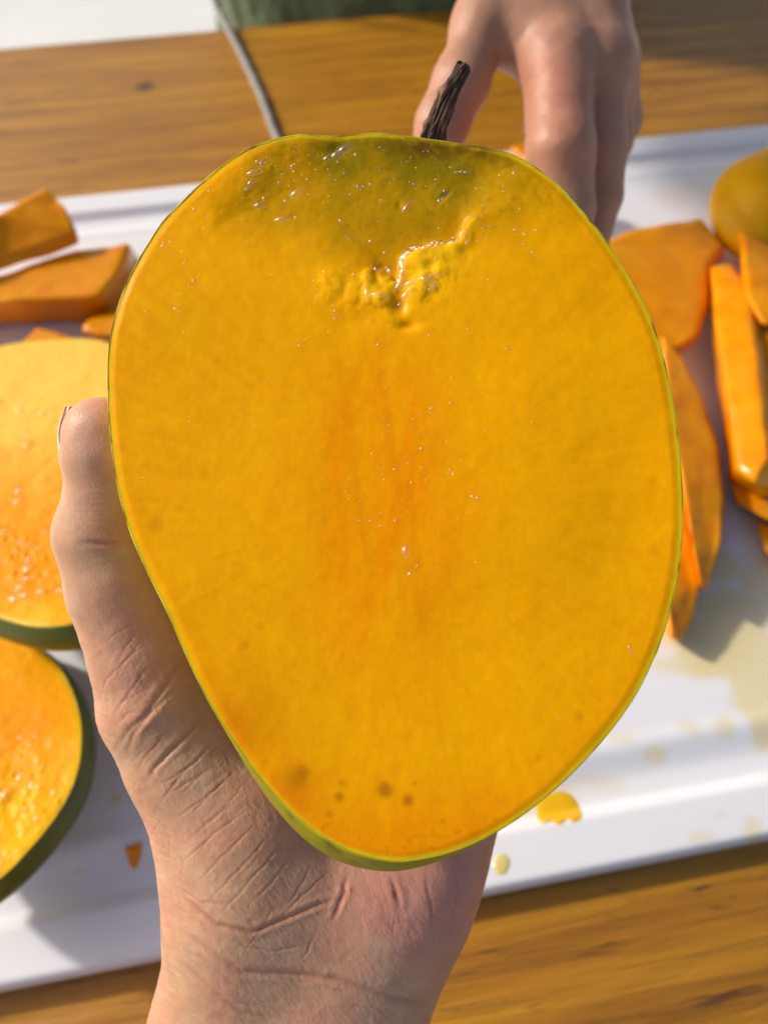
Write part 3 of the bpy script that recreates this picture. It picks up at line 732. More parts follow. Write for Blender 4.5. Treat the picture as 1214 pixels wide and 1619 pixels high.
def bark_stem():
    m, nt, b = new_mat('dry_bark')
    mp = mapping(nt, (1, 1, 1)); n = nd(nt, 'ShaderNodeTexNoise'); n.inputs['Scale'].default_value = 700; n.inputs['Detail'].default_value = 5
    a = nd(nt, 'ShaderNodeAttribute'); a.attribute_name = 'col'; nt.links.new(a.outputs['Color'], b.inputs['Base Color'])
    nt.links.new(mp.outputs[0], n.inputs[0]); b.inputs['Roughness'].default_value = .8
    bump(nt, b, [(n.outputs[0], .5, .0004)])
    path = [(682, 250, .182, 26), (683, 222, .180, 25.5), (690, 195, .178, 21.5), (702, 165, .176, 18.5), (714, 140, .175, 17), (724, 122, .175, 15.5), (732, 104, .174, 14.5)]
    pts = np.array([P(*p[:3]) for p in path]); rad = np.array([p[3] / F * p[2] for p in path])
    t = np.linspace(0, len(path) - 1, 150); k = np.arange(len(path))
    cp = np.stack([np.interp(t, k, pts[:, i]) for i in range(3)], -1); rr = np.interp(t, k, rad)
    for _ in range(12):
        cp[1:-1] = .25 * cp[:-2] + .5 * cp[1:-1] + .25 * cp[2:]; rr[1:-1] = .25 * rr[:-2] + .5 * rr[1:-1] + .25 * rr[2:]
    d = norm(cp[-1] - cp[0]); e1 = norm(np.cross(d, FWD)); e2 = np.cross(d, e1)
    nth = 110; th = np.linspace(0, 2 * np.pi, nth, endpoint=False)
    s = np.linspace(0, 1, len(cp))
    S, TH_ = np.meshgrid(s, th, indexing='ij')
    q = np.stack([np.cos(TH_) * 2.6, np.sin(TH_) * 2.6, S * 3.2 + .35 * TH_ * 0], -1)
    rid = 1 - np.abs(fbm(q, 51, 3)) * 2.4
    rid2 = 1 - np.abs(fbm(q * 2.3 + 5, 52, 2)) * 2.2
    disp = .16 * rid + .07 * rid2 + .10 * fbm(q * np.array([.5, .5, 2]), 53, 2)
    disp += .28 * np.exp(-((S - .62) / .05) ** 2) * np.clip(np.cos(TH_ - KN), 0, 1) ** 2 + .22 * np.exp(-((S - .30) / .03) ** 2) * np.clip(np.cos(TH_ - KN), 0, 1) ** 3
    r2 = rr[:, None] * (.66 + 1.25 * disp)
    r2[-1] *= .90 + .1 * np.sin(5 * th)
    Vt = cp[:, None] + r2[..., None] * (np.cos(TH_)[..., None] * e1 + np.sin(TH_)[..., None] * e2)
    Vt[-1] += d * (.0005 * np.sin(4 * th))[:, None]
    cap = np.stack([Vt[-1] * .55 + cp[-1] * .45 + d * .0006, Vt[-1] * .05 + cp[-1] * .95 - d * .0003], 0)
    Vt = np.concatenate([Vt, cap])
    n_ = len(Vt); I = np.arange(n_ * nth).reshape(n_, nth); J = np.roll(I, -1, 1)
    fq = np.stack([I[:-1], J[:-1], J[1:], I[1:]], -1).reshape(-1, 4)
    dd = np.concatenate([disp, np.full((2, nth), .15)])
    col = lerp(np.tile(np.array([.05, .020, .010]), dd.shape + (1,)), (.34, .17, .095), sstep(.10, .36, dd)).reshape(-1, 3)
    return mesh_np('stem', Vt.reshape(-1, 3) - np.array(hero.location), fq, m, hero, col=col)
KN = 0.0
bark_stem()

# ------------------------------------------------------------------ the hand that holds it
def hand_chains():
    def c(*pts): return [((*K(x, y, d), r) if d > 50 else (*camspace(np.array([x, y, d])), r)) for x, y, d, r in pts]
    return [
        (c((160, 688, 186, 9.2), (163, 720, 186.5, 9.5), (170, 765, 188, 9.3), (161, 846, 190, 11.2), (187, 930, 192, 12.3), (228, 1040, 195, 13.2), (252, 1112, 197, 15.2), (292, 1200, 198, 14.4), (344, 1300, 199, 15.2), (388, 1410, 199, 17.6)), 2),
        (c((330, 1190, 203, 14), (400, 1290, 203, 17.5), (430, 1400, 203, 18)), 12),
        (c((394, 1400, 201, 17.6), (388, 1500, 203, 16.6), (354, 1640, 205, 17.2), (-.052, -.07, .060, 19), (-.060, -.19, .064, 23)), 14),
        (c((700, 1285, 207, 14), (660, 1370, 205, 14.2), (618, 1460, 204, 14.2), (568, 1560, 205, 15.8), (535, 1640, 206, 16), (-.008, -.07, .060, 19), (-.006, -.19, .064, 23)), 14),
        (c((520, 1330, 210, 13), (540, 1430, 205, 15), (520, 1540, 205, 16)), 18),
        (c((460, 1430, 206, 15), (455, 1640, 208, 18), (-.030, -.07, .059, 21), (-.033, -.19, .063, 26)), 16),
        # metacarpals behind the fruit
        (c((440, 1440, 208, 13), (380, 1200, 216, 12), (362, 980, 228, 11)), 14),
        (c((490, 1440, 208, 13), (470, 1190, 220, 12), (468, 950, 231, 11)), 14),
        (c((550, 1440, 208, 13), (570, 1200, 220, 12), (574, 965, 231, 10.5)), 14),
        (c((620, 1430, 206, 13), (676, 1230, 214, 12), (676, 1010, 227, 10)), 14),
        # fingers wrapped behind the fruit
        (c((362, 980, 228, 10.6), (395, 790, 230, 9.6), (430, 670, 228, 8.6), (455, 590, 222, 7.6)), 3),
        (c((468, 950, 231, 10.8), (500, 740, 232, 9.6), (530, 600, 228, 8.6), (548, 515, 221, 7.6)), 3),
        (c((574, 965, 231, 10.2), (606, 760, 232, 9.2), (630, 630, 228, 8.2), (645, 550, 222, 7.4)), 3),
        (c((676, 1010, 227, 9.4), (706, 850, 229, 8.2), (724, 755, 227, 7.4), (732, 690, 222, 6.6)), 3),
    ]
f, lo, hi = chains_sdf(hand_chains())
hv, hf_ = surface_nets(f, lo, hi, 1.15)
hand = mesh_np('hand', world(hv), hf_, SKIN)
subdivided(hand)
def refine(o):
    me = o.data; co = vcoords(me); no = vnormals(me); px, py = pix(co)
    sel = ((no @ -FWD) > -.15) & (px > 40) & (px < 830) & (py > 610) & (py < 1680) & ~inside_poly(px, py, [(625 + (x - 625) * .97, 790 + (y - 790) * .97) for x, y in OUT])
    bm = bmesh.new(); bm.from_mesh(me); bm.verts.ensure_lookup_table()
    fs = [f_ for f_ in bm.faces if all(sel[v.index] for v in f_.verts)]
    es = list({e for f_ in fs for e in f_.edges})
    bmesh.ops.subdivide_edges(bm, edges=es, cuts=1, use_grid_fill=True, smooth=.6)
    bm.normal_update(); bm.to_mesh(me); bm.free()
    me.polygons.foreach_set('use_smooth', np.ones(len(me.polygons), bool))
refine(hand)
# creases: (pixel polyline, width mm, depth mm, redness)
def zz(ox, oy, s, pts): return [(ox + x / s, oy + y / s) for x, y in pts]
CRE = []
A = lambda pts, w_, d_, r_=.4: CRE.append((zz(100, 900, 3.372, pts), w_, d_, r_))
A([(650, 475), (530, 640), (450, 760), (340, 880), (300, 960)], .75, .50, .35)
A([(620, 625), (540, 690), (430, 810), (370, 900), (330, 1010)], .65, .42, .3)
A([(770, 770), (640, 900), (520, 1020), (440, 1140)], .6, .48, .6)
A([(830, 890), (720, 1010), (600, 1130), (510, 1260)], .5, .34, .5)
A([(930, 1060), (800, 1190), (650, 1340)], .4, .28, .5)
A([(490, 480), (400, 590), (300, 740), (240, 820)], .45, .26, .4)
A([(430, 400), (330, 490), (230, 590), (190, 720)], .45, .26, .4)
A([(400, 290), (300, 330), (200, 400)], .35, .20, .3)
A([(450, 270), (330, 420), (260, 540)], .35, .20, .4)
A([(520, 300), (420, 370), (320, 500), (270, 620)], .35, .16, .4)
A([(380, 680), (300, 720), (250, 800)], .4, .2, .3); A([(450, 750), (340, 770), (260, 860)], .45, .25, .3)
A([(560, 860), (440, 1000), (380, 1100)], .5, .28, .4); A([(700, 850), (580, 960), (480, 1090)], .35, .22, .4)
A([(330, 1060), (400, 1120), (440, 1160)], .3, .15, .3); A([(600, 1240), (700, 1130), (820, 1060)], .35, .18, .4)
A([(1000, 1110), (880, 1250), (780, 1340)], .35, .2, .4)
A([(240, 440), (300, 420), (380, 400)], .3, .1, .3); A([(180, 420), (220, 480), (300, 500), (370, 480)], .3, .1, .3)
B = lambda pts, w_, d_, r_=.4: CRE.append((zz(60, 600, 4.046, pts), w_, d_, r_))
B([(600, 1035), (430, 1050), (330, 1045), (250, 1045)], .6, .38, .8); B([(200, 1100), (160, 1108), (110, 1100)], .5, .4, .4)
B([(150, 835), (210, 895)], .3, .22, 0); B([(115, 900), (165, 950)], .3, .22, 0); B([(125, 960), (190, 970)], .3, .22, 0); B([(105, 970), (135, 1000)], .3, .2, 0)
for yy in (690, 730, 762, 800, 838, 870, 905): B([(230, yy), (330, yy + 8), (430, yy + 2), (520, yy + 14)], .3, .09, .15)
for yy in (1120, 1170, 1240, 1320): B([(300, yy + 40), (420, yy + 10), (560, yy - 20)], .35, .08, .15)
D_ = lambda pts, w_, d_, r_=.4: CRE.append((zz(220, 1200, 2.023, pts), w_, d_, r_))
D_([(150, 560), (250, 630), (330, 680), (500, 690), (640, 710), (760, 750), (880, 780), (935, 770)], .85, .55, .55)
D_([(330, 680), (420, 700), (560, 720), (700, 760)], .5, .25, .4)
D_([(120, 640), (220, 730), (330, 810), (450, 845)], .6, .35, .4)
D_([(160, 560), (210, 640), (300, 720), (400, 760)], .4, .2, .3)
D_([(130, 440), (250, 530), (360, 555), (470, 510), (580, 465), (640, 450)], .6, .42, .9)
D_([(280, 570), (340, 600), (440, 615), (560, 590)], .45, .28, .6)
D_([(100, 400), (200, 460), (310, 465)], .5, .3, .4)
D_([(668, 362), (650, 440), (612, 535)], .6, .5, 1.2); D_([(665, 390), (660, 500)], .45, .3, 1.0); D_([(640, 440), (605, 500)], .4, .25, .8)
D_([(800, 362), (822, 430), (835, 500)], .65, .5, 1.0); D_([(820, 470), (812, 600)], .4, .18, .5)
D_([(912, 355), (935, 470), (942, 600)], .55, .35, .6); D_([(1000, 330), (1020, 420), (1000, 540)], .45, .18, .4)
for q in ([(420, 240), (340, 330), (230, 450)], [(470, 260), (380, 360), (260, 500)], [(560, 320), (520, 400), (470, 480)], [(500, 290), (420, 400), (340, 480)], [(330, 120), (240, 190), (150, 260)],
          [(250, 20), (150, 80), (60, 130)], [(380, 200), (280, 300), (180, 400)], [(620, 350), (520, 440), (430, 530)], [(290, 60), (190, 140), (90, 210)], [(350, 160), (240, 240), (120, 350)],
          [(440, 460), (380, 560), (330, 620)], [(570, 540), (540, 620), (500, 660)], [(700, 600), (660, 640)], [(200, 0), (110, 60), (40, 90)]):
    D_(q, .42, .27, .5)
for q in ([(60, 210), (140, 330), (130, 430)], [(80, 300), (160, 400), (220, 440)], [(50, 160), (100, 260), (90, 380)]): D_(q, .35, .16, .3)
for q in ([(740, 540), (860, 520), (990, 545)], [(780, 610), (880, 640), (960, 620)], [(600, 800), (700, 790), (800, 830)], [(250, 760), (420, 800), (560, 830)]): D_(q, .4, .12, .3)
rl = np.random.default_rng(17)
for _ in range(210):                     # many short fine lines, most across the thumb pad
    t = rl.random()
    x0 = 175 + t * 260 + rl.normal(0, 45); y0 = 985 + t * 420 + rl.normal(0, 60)
    an = rl.normal(2.32, .22) if rl.random() < .72 else rl.normal(.95, .3)
    L_ = rl.uniform(18, 70); cx_, sx_ = math.cos(an), math.sin(an)
    CRE.append(([(x0 - cx_ * L_ * .5, y0 - sx_ * L_ * .5), (x0 + rl.normal(0, 2), y0 + rl.normal(0, 2)), (x0 + cx_ * L_ * .5, y0 + sx_ * L_ * .5)], rl.uniform(.28, .45), rl.uniform(.05, .16), .25))
for _ in range(120):                     # wrist and palm
    x0, y0 = rl.uniform(270, 760), rl.uniform(1390, 1640); an = rl.normal(.15, .35) if rl.random() < .6 else rl.normal(1.5, .3)
    L_ = rl.uniform(15, 60); cx_, sx_ = math.cos(an), math.sin(an)
    CRE.append(([(x0 - cx_ * L_ * .5, y0 - sx_ * L_ * .5), (x0 + rl.normal(0, 2), y0 + rl.normal(0, 2)), (x0 + cx_ * L_ * .5, y0 + sx_ * L_ * .5)], rl.uniform(.28, .45), rl.uniform(.04, .11), .2))
me = hand.data
co = vcoords(me); no = vnormals(me)
px, py = pix(co); vis = (no @ -FWD) > -.25
camd = camspace(co)[:, 2]
disp = np.zeros(len(co)); red = np.zeros(len(co))
rg = np.random.default_rng(4)
wob = 2.2 * fbm(np.stack([px / 14, py / 14, px * 0], -1), 61, 3)
for line, w_, d_, r_ in CRE:
    L = np.array(line); mpx = 14
    s_ = np.where(vis & (px > L[:, 0].min() - mpx) & (px < L[:, 0].max() + mpx) & (py > L[:, 1].min() - mpx) & (py < L[:, 1].max() + mpx))[0]
    if not len(s_): continue
    d = poly_dist(px[s_] + wob[s_], py[s_] + wob[s_] * .6, line) / 6.1      # mm
    ends = np.minimum(np.hypot(px[s_] - L[0, 0], py[s_] - L[0, 1]), np.hypot(px[s_] - L[-1, 0], py[s_] - L[-1, 1]))
    fade = sstep(-4, 40, ends)
    pr = np.exp(-(d / w_) ** 2) * fade
    big = w_ >= .6
    d_ *= .55 if big else .38; w_ *= .95 if big else .6
    disp[s_] -= d_ * pr - (.55 if big else .25) * d_ * np.exp(-((d - 2.4 * w_) / (1.3 * w_)) ** 2) * fade
    red[s_] = np.maximum(red[s_], r_ * np.exp(-(d / (w_ * 1.1)) ** 2) * fade)
# soft undulation and a web of fine lines
fine = -np.abs(fbm(np.stack([(px * .8 + py * .6) / 26, (px * .6 - py * .8) / 9, px * 0], -1), 63, 3))
fine2 = -np.abs(fbm(np.stack([(px * .5 + py * .85) / 20, (px * .85 - py * .5) / 7, px * 0 + 9], -1), 67, 3))
disp += (.16 * (fine + .25) + .12 * (fine2 + .25)) * vis * (.35 + .65 * sstep(930, 1000, py))
disp += .35 * fbm(co * 60, 64, 3)
# groove round the thumb nail
co = co + no * (disp / 1000)[:, None]
me.vertices.foreach_set('co', co.astype(np.float32).ravel()); me.update()
cs = np.empty((len(co), 3)); cs[:] = (.54, .295, .175)
n1 = fbm(co * 70, 65, 4); n2 = fbm(co * 260, 66, 3)
cs = lerp(cs, (.62, .325, .215), np.clip(.3 + n1, 0, 1) * .45)
cs = lerp(cs, (.64, .43, .25), np.clip(n2 - .05, 0, 1) * .6)
palm = blob(px, py, 690, 1420, 150, 120) + .5 * blob(px, py, 230, 1030, 90, 70)
cs = lerp(cs, (.64, .25, .21), np.clip(palm, 0, 1) * .75)
tipm = blob(px, py, 160, 660, 60, 70)
cs = lerp(cs, (.72, .30, .23), np.clip(tipm, 0, 1) * .6)
n4 = fbm(np.stack([px / 60, py / 60, px * 0], -1), 68, 4)
cs = lerp(cs, (.60, .23, .16), np.clip(n4 * 1.6 - .1, 0, 1) * .45)
cs = lerp(cs, (.62, .42, .28), np.clip(-n4 * 1.6 - .15, 0, 1) * .45)
cs = lerp(cs, (.40, .12, .08), np.clip(red, 0, 1) * .6)
set_col(me, cs)
tag(hand, 'left hand cupped behind the mango half, thumb up along its side, palm lined', 'hand')
hand.location = (0, 0, 0)

def nail_plate(name, axis_pts, side, r0, half, rad_off, parent, ntheta=22, ns=30):
    """Curved nail on a finger: axis_pts camera mm base->tip, side = unit direction the nail faces."""
    a, b_ = np.array(axis_pts[0]), np.array(axis_pts[1]); d = norm(b_ - a); side = norm(side - (side @ d) * d); oth = np.cross(d, side)
    V_ = []
    for layer in (0, 1):
        for i in range(ns):
            s = i / (ns - 1)
            cpt = a + (b_ - a) * s
            rr = r0 * (1 - .03 * s) + rad_off - layer * 1.0
            rr -= 1.2 * max(0, .22 - s) / .22 * .8 + (0 if parent.name.startswith('person') else 2.3) * max(0, s - .5) ** 2 / .25
            hw = half * (.86 + .14 * math.sin(math.pi * min(1, s * 1.6))) * (1 if s < .86 else math.sqrt(max(.0, 1 - ((s - .86) / .16) ** 2)) * .9 + .1)
            for j in range(ntheta):
                t = (j / (ntheta - 1) * 2 - 1) * hw
                V_.append(cpt + (math.cos(t) * side + math.sin(t) * oth) * rr)
    V_ = np.array(V_); I = np.arange(2 * ns * ntheta).reshape(2, ns, ntheta)
    fs = []
    for L_, flip in ((0, 0), (1, 1)):
        q = np.stack([I[L_, :-1, :-1], I[L_, 1:, :-1], I[L_, 1:, 1:], I[L_, :-1, 1:]], -1).reshape(-1, 4)
        fs.append(q[:, ::-1] if flip else q)
    ring = np.concatenate([I[:, 0, :].T if False else np.zeros((0, 2), int)])
    def strip(x, y): return np.stack([x[:-1], x[1:], y[1:], y[:-1]], -1)
    for sl in ((slice(None), 0), (slice(None), -1)): fs.append(strip(I[0][sl], I[1][sl]))
    for sl in ((0, slice(None)), (-1, slice(None))): fs.append(strip(I[0][sl], I[1][sl]))
    return mesh_np(name, world(V_), np.concatenate(fs), NAIL, parent)
nail_plate('nail', (K(169, 752, 188.2), K(160, 641, 186)), np.array([-1, .05, .06]), 9.5, .78, 1.15, hand)

# ------------------------------------------------------------------ the person across the table
def person():
    def c(*pts): return [(*K(x, y, d), r) for x, y, d, r in pts]
    def wv(*pts): return [(*camspace(np.array([p[0] * 1.21, p[1] * 1.21, p[2] + .05 if p[2] > 0 else p[2]])), p[3] * 1.15) for p in pts]
    wr = (*K(868, -110, 318), 21)
    wr2 = (*K(868, -110, 318), 19)
    elbow = (.275, .58, .36); shoulder = (.215, .80, .50)
    ch = [
        (c((880, 104, 296, 13.2), (886, 235, 288, 12.8), (893, 330, 294, 11.0), (890, 410, 304, 9.2)), 2.5),
        (c((940, 108, 303, 12.6), (948, 235, 302, 10.6), (948, 310, 308, 9.2), (930, 385, 314, 8.0)), 2),
        (c((970, 120, 315, 9), (966, 220, 326, 8.5), (935, 300, 334, 7.6)), 6),
        (c((975, 90, 318, 9), (985, 190, 334, 7.2), (960, 250, 340, 6.6)), 6),
        (c((930, 250, 330, 7.6), (850, 224, 322, 6.0)), 3),
        (c((800, -40, 308, 14), (765, 40, 304, 11.5), (728, 132, 300, 9.6), (700, 195, 300, 9.0), (684, 245, 301, 8.2)), 8),
        (c((868, -110, 318, 20), (838, 0, 308, 13.5), (880, 90, 301, 13.0)), 12),
        (c((868, -110, 318, 20), (925, 0, 310, 13.5), (944, 95, 307, 13.5)), 12),
        (c((800, -10, 308, 12), (838, 52, 305, 11.0), (880, 80, 303, 11)), 10),
    ]
    w0 = world(np.array(wr[:3])); e0 = world(np.array(wv((*elbow, 1))[0][:3]))
    arm = [wr, (*camspace(w0 * .5 + e0 * .5), 33)] + wv((*elbow, 36), (*shoulder, 45))
    ch.append((arm, 16))
    shade_arm = wv((-.19, .80, .50, 45), (-.165, .60, .30, 38), (-.105, .42, .295, 24), (-.085, .385, .295, 21))  # unseen right arm, added to cast shade on the far right of the board
    ch.append((shade_arm, 16))
    for a0, a1, a2 in (((.02, .470, .310), (.045, .445, .300), (.035, .435, .272)), ((.035, .478, .305), (.06, .452, .292), (.046, .440, .266)), ((.045, .488, .295), (.068, .464, .282), (.052, .450, .258)), ((.048, .498, .285), (.068, .478, .270), (.054, .464, .250)), ((-.004, .468, .295), (.012, .444, .275), (.03, .434, .262))):
        sh_ = np.array([-.09, -.09, 0]); a0, a1, a2 = (np.array(q_) + sh_ for q_ in (a0, a1, a2)); ch.append((wv((*a0, 9.5), (*a1, 8.2), (*a2, 6.8)), 5))  # fist of the added arm, out of view
    f, lo, hi = chains_sdf(ch)
    v, q = surface_nets(f, lo, hi, 2.0)
    o = mesh_np('person', world(v), q, SKIN)
    subdivided(o)
    me = o.data; co = vcoords(me); no = vnormals(me)
    dsp = .45 * fbm(co * 60, 71, 3) + .12 * fbm(co * 300, 72, 2); px, py = pix(co)
    # knuckle folds
    for kx_, ky_ in ((880, 112), (942, 118), (886, 232), (735, 120)):
        dsp += .5 * blob(px, py, kx_, ky_, 30, 24) * ((no @ -FWD) > 0)
    co = co + no * dsp[:, None] / 1000
    me.vertices.foreach_set('co', co.astype(np.float32).ravel()); me.update()
    cs = np.empty((len(co), 3)); cs[:] = (.44, .225, .14)
    n1 = fbm(co * 50, 75, 4)
    cs = lerp(cs, (.44, .205, .14), np.clip(.35 + n1, 0, 1) * .5)
    kn = blob(px, py, 905, 170, 60, 90) * .7 + blob(px, py, 720, 190, 40, 60) + .6 * blob(px, py, 850, 110, 50, 40)
    cs = lerp(cs, (.46, .165, .11), np.clip(kn, 0, 1) * .7)
    set_col(me, cs)
    nail_plate('nail', (K(852, 222, 321), K(820, 212, 320)), -FWD * 0 + np.array([0, .55, -.85]), 5.6, .85, .5, o)
    # shirt: torso and sleeve
    sh = [
        (wv((.02, .84, -.70, 150), (.03, .84, -.25, 135), (.04, .84, .12, 118), (.04, .83, .42, 112)), 60),
        (wv((-.07, .83, -.70, 150), (-.045, .83, -.25, 125), (-.06, .83, .12, 112), (-.08, .83, .42, 105)), 60),
        (wv((.11, .83, -.70, 150), (.10, .83, -.25, 128), (.12, .83, .12, 112), (.16, .83, .42, 105)), 60),
        (wv((.16, .83, .43, 78), (.225, .79, .50, 62), (.268, .64, .39, 54)), 30),
        (wv((-.08, .83, .43, 78), (-.18, .80, .49, 62), (-.165, .60, .31, 54), (-.13, .49, .30, 46)), 30),  # sleeve of the unseen arm added for its shade
    ]
    f, lo, hi = chains_sdf(sh)
    lo2 = lo; v, q = surface_nets(f, lo, hi, 9.0, 3)
    g = mesh_np('shirt', world(v), q, None, o)
    subdivided(g)
    me = g.data; co = vcoords(me); no = vnormals(me)
    fold = fbm(np.stack([co[:, 0] * 26 + 2 * co[:, 2], co[:, 1] * 14, co[:, 2] * 4.5], -1), 81, 3)
    co = co + no * (.012 * fold + .003 * fbm(co * 60, 82, 2))[:, None]
    me.vertices.foreach_set('co', co.astype(np.float32).ravel()); me.update()
    m, nt, b = new_mat('green_cotton')
    mp = mapping(nt, (1, 1, 1)); n = nd(nt, 'ShaderNodeTexNoise'); n.inputs['Scale'].default_value = 60; n.inputs['Detail'].default_value = 6
    nt.links.new(mp.outputs[0], n.inputs[0]); r = ramp(nt, [(.3, (.07, .10, .04)), (.7, (.13, .175, .075))]); nt.links.new(n.outputs[0], r.inputs[0])
    nt.links.new(r.outputs[0], b.inputs['Base Color']); b.inputs['Roughness'].default_value = .85
    b.inputs['Sheen Weight'].default_value = .2
    n2 = nd(nt, 'ShaderNodeTexNoise'); n2.inputs['Scale'].default_value = 900; nt.links.new(mp.outputs[0], n2.inputs[0])
    bump(nt, b, [(n2.outputs[0], .4, .0008)])
    me.materials.append(m)
    tag(o, 'person in a dark green shirt across the table reaching one hand over the board', 'person')
    return o
person()

# ------------------------------------------------------------------ mango halves lying on the board
def lying_half(c_px, z0, n, outline, D, relief, colour, bulge, label, spots, nr=150, nth=480):
    n = norm(np.array(n, float))
    root = empty('mango_half')
    zf = z0
    o = G(*c_px, zf)
    root.location = tuple(o)
    def peel(T, wd, sp, px, py):
        n1 = fbm(sp * 70, 91, 4); c = np.empty(T.shape + (3,)); c[:] = (.075, .10, .008)
        c = lerp(c, (.13, .14, .010), np.clip(.4 + n1, 0, 1)); c = lerp(c, (.05, .075, .010), sstep(.008, .03, wd) * .6)
        return lerp(c, (.50, .42, .02), sstep(.0009, 0, wd))
    sp = mango_half(o, n, outline, D, nr, nth, relief, colour, peel, bulge, FLESH_D, root)
    rg = np.random.default_rng(len(label)); it = []
    for cx_, cy_, sx_, sy_, k in spots:
        for _ in range(k):
            x, y = rg.normal(cx_, sx_), rg.normal(cy_, sy_)
            if inside_poly(np.array([x]), np.array([y]), [(cx0 * .94 + c_px[0] * .06, cy0 * .94 + c_px[1] * .06) for cx0, cy0 in outline])[0]: it.append((x, y, rg.uniform(2.0, 6.0), rg.uniform(1, 1.8), rg.normal(-.7, .4)))
    beads(it, o, n, lambda px, py, u, v: relief(u, v, px, py, u * 0 + .02) + .0002, root, 7)
    lowest = sp[..., 2].min()
    root.location.z += (ZB - .0012) - lowest      # rest on the board
    tag(root, label, 'mango', 'mango halves lying on the board')
    return root, (ZB - .0012) - lowest
def e_relief(U, V, px, py, ed):
    h = .0008 * fbm(np.stack([U * 60, V * 60, U * 0], -1), 101, 3)
    lum = fbm(np.stack([U * 330, V * 330, U * 0], -1), 102, 3)
    zone = blob(px, py, 20, 1260, 95, 90)
    h += zone * (.0010 * np.clip(fbm(np.stack([U * 190, V * 190, U * 0], -1), 102, 2), -.3, 1) - .0012) + .0001 * fbm(np.stack([U * 500, V * 500, U * 0], -1), 103, 3)
    sp_ = fbm(np.stack([U * 420, V * 420, U * 0 + 9], -1), 107, 2)
    h += zone * .0014 * np.clip(sp_ - .3, 0, 1)
    return h
def e_col(U, V, px, py, ed, h):
    n1 = fbm(np.stack([U * 45, V * 45, U * 0], -1), 104, 4); c = np.empty(U.shape + (3,)); c[:] = (.84, .37, .0015)
    c = lerp(c, (.84, .28, .003), np.clip(blob(px, py, 30, 1130, 90, 70) * (.8 + n1), 0, 1) * .8)
    c = lerp(c, (.86, .46, .003), blob(px, py, 30, 1310, 80, 70) * .8)
    return lerp(c, (.84, .50, .01), sstep(.004, .0005, ed) * .7)
def d_relief(U, V, px, py, ed):
    h = .0010 * fbm(np.stack([U * 40, V * 40, U * 0], -1), 111, 3) + .00035 * fbm(np.stack([U * 220, V * 220, U * 0], -1), 112, 3)
    sp_ = fbm(np.stack([U * 380, V * 380, U * 0 + 4], -1), 113, 2)
    h += .0016 * np.clip(sp_ - .2, 0, 1) * blob(px, py, 40, 890, 100, 60)
    return h
def d_col(U, V, px, py, ed, h):
    n1 = fbm(np.stack([U * 45, V * 45, U * 0], -1), 114, 4); c = np.empty(U.shape + (3,)); c[:] = (.82, .30, .0015)
    c = lerp(c, (.86, .56, .09), np.clip(sstep(860, 640, py + 60 * n1) * .85, 0, 1))  # glare on the far part of the cut face, painted into the flesh colour
    c = lerp(c, (.86, .44, .006), sstep(930, 990, py) * .8)
    return lerp(c, (.84, .50, .01), sstep(.003, .0005, ed) * .5)
flat = lambda b0: (lambda T: .002 + b0 + 0 * T)
E_OUT = [(0, 1003), (50, 1020), (95, 1058), (120, 1108), (130, 1160), (125, 1215), (105, 1265), (60, 1330), (0, 1392), (-60, 1424), (-120, 1412), (-170, 1350), (-190, 1260), (-180, 1160), (-145, 1080), (-95, 1025), (-45, 1002)]
lying_half((-35, 1215), .045, (-.08, .22, 1), E_OUT, .028, e_relief, e_col, flat(.0030),
           'green skinned mango half lying cut side up at the near edge of the board', [(20, 1240, 60, 60, 30), (20, 1380, 40, 20, 10)])
D_OUT = [(100, 540), (165, 545), (215, 570), (245, 640), (255, 740), (240, 850), (205, 930), (150, 978), (90, 995), (30, 988), (-50, 955), (-120, 900), (-160, 800), (-150, 700), (-100, 610), (-20, 560), (40, 545)]
lying_half((40, 770), .066, (-.10, .16, 1), D_OUT, .048, d_relief, d_col, flat(.0040),
           'pale cut mango half lying cut side up behind the thumb', [(30, 860, 50, 50, 30), (40, 660, 70, 40, 10), (80, 950, 40, 25, 12)])

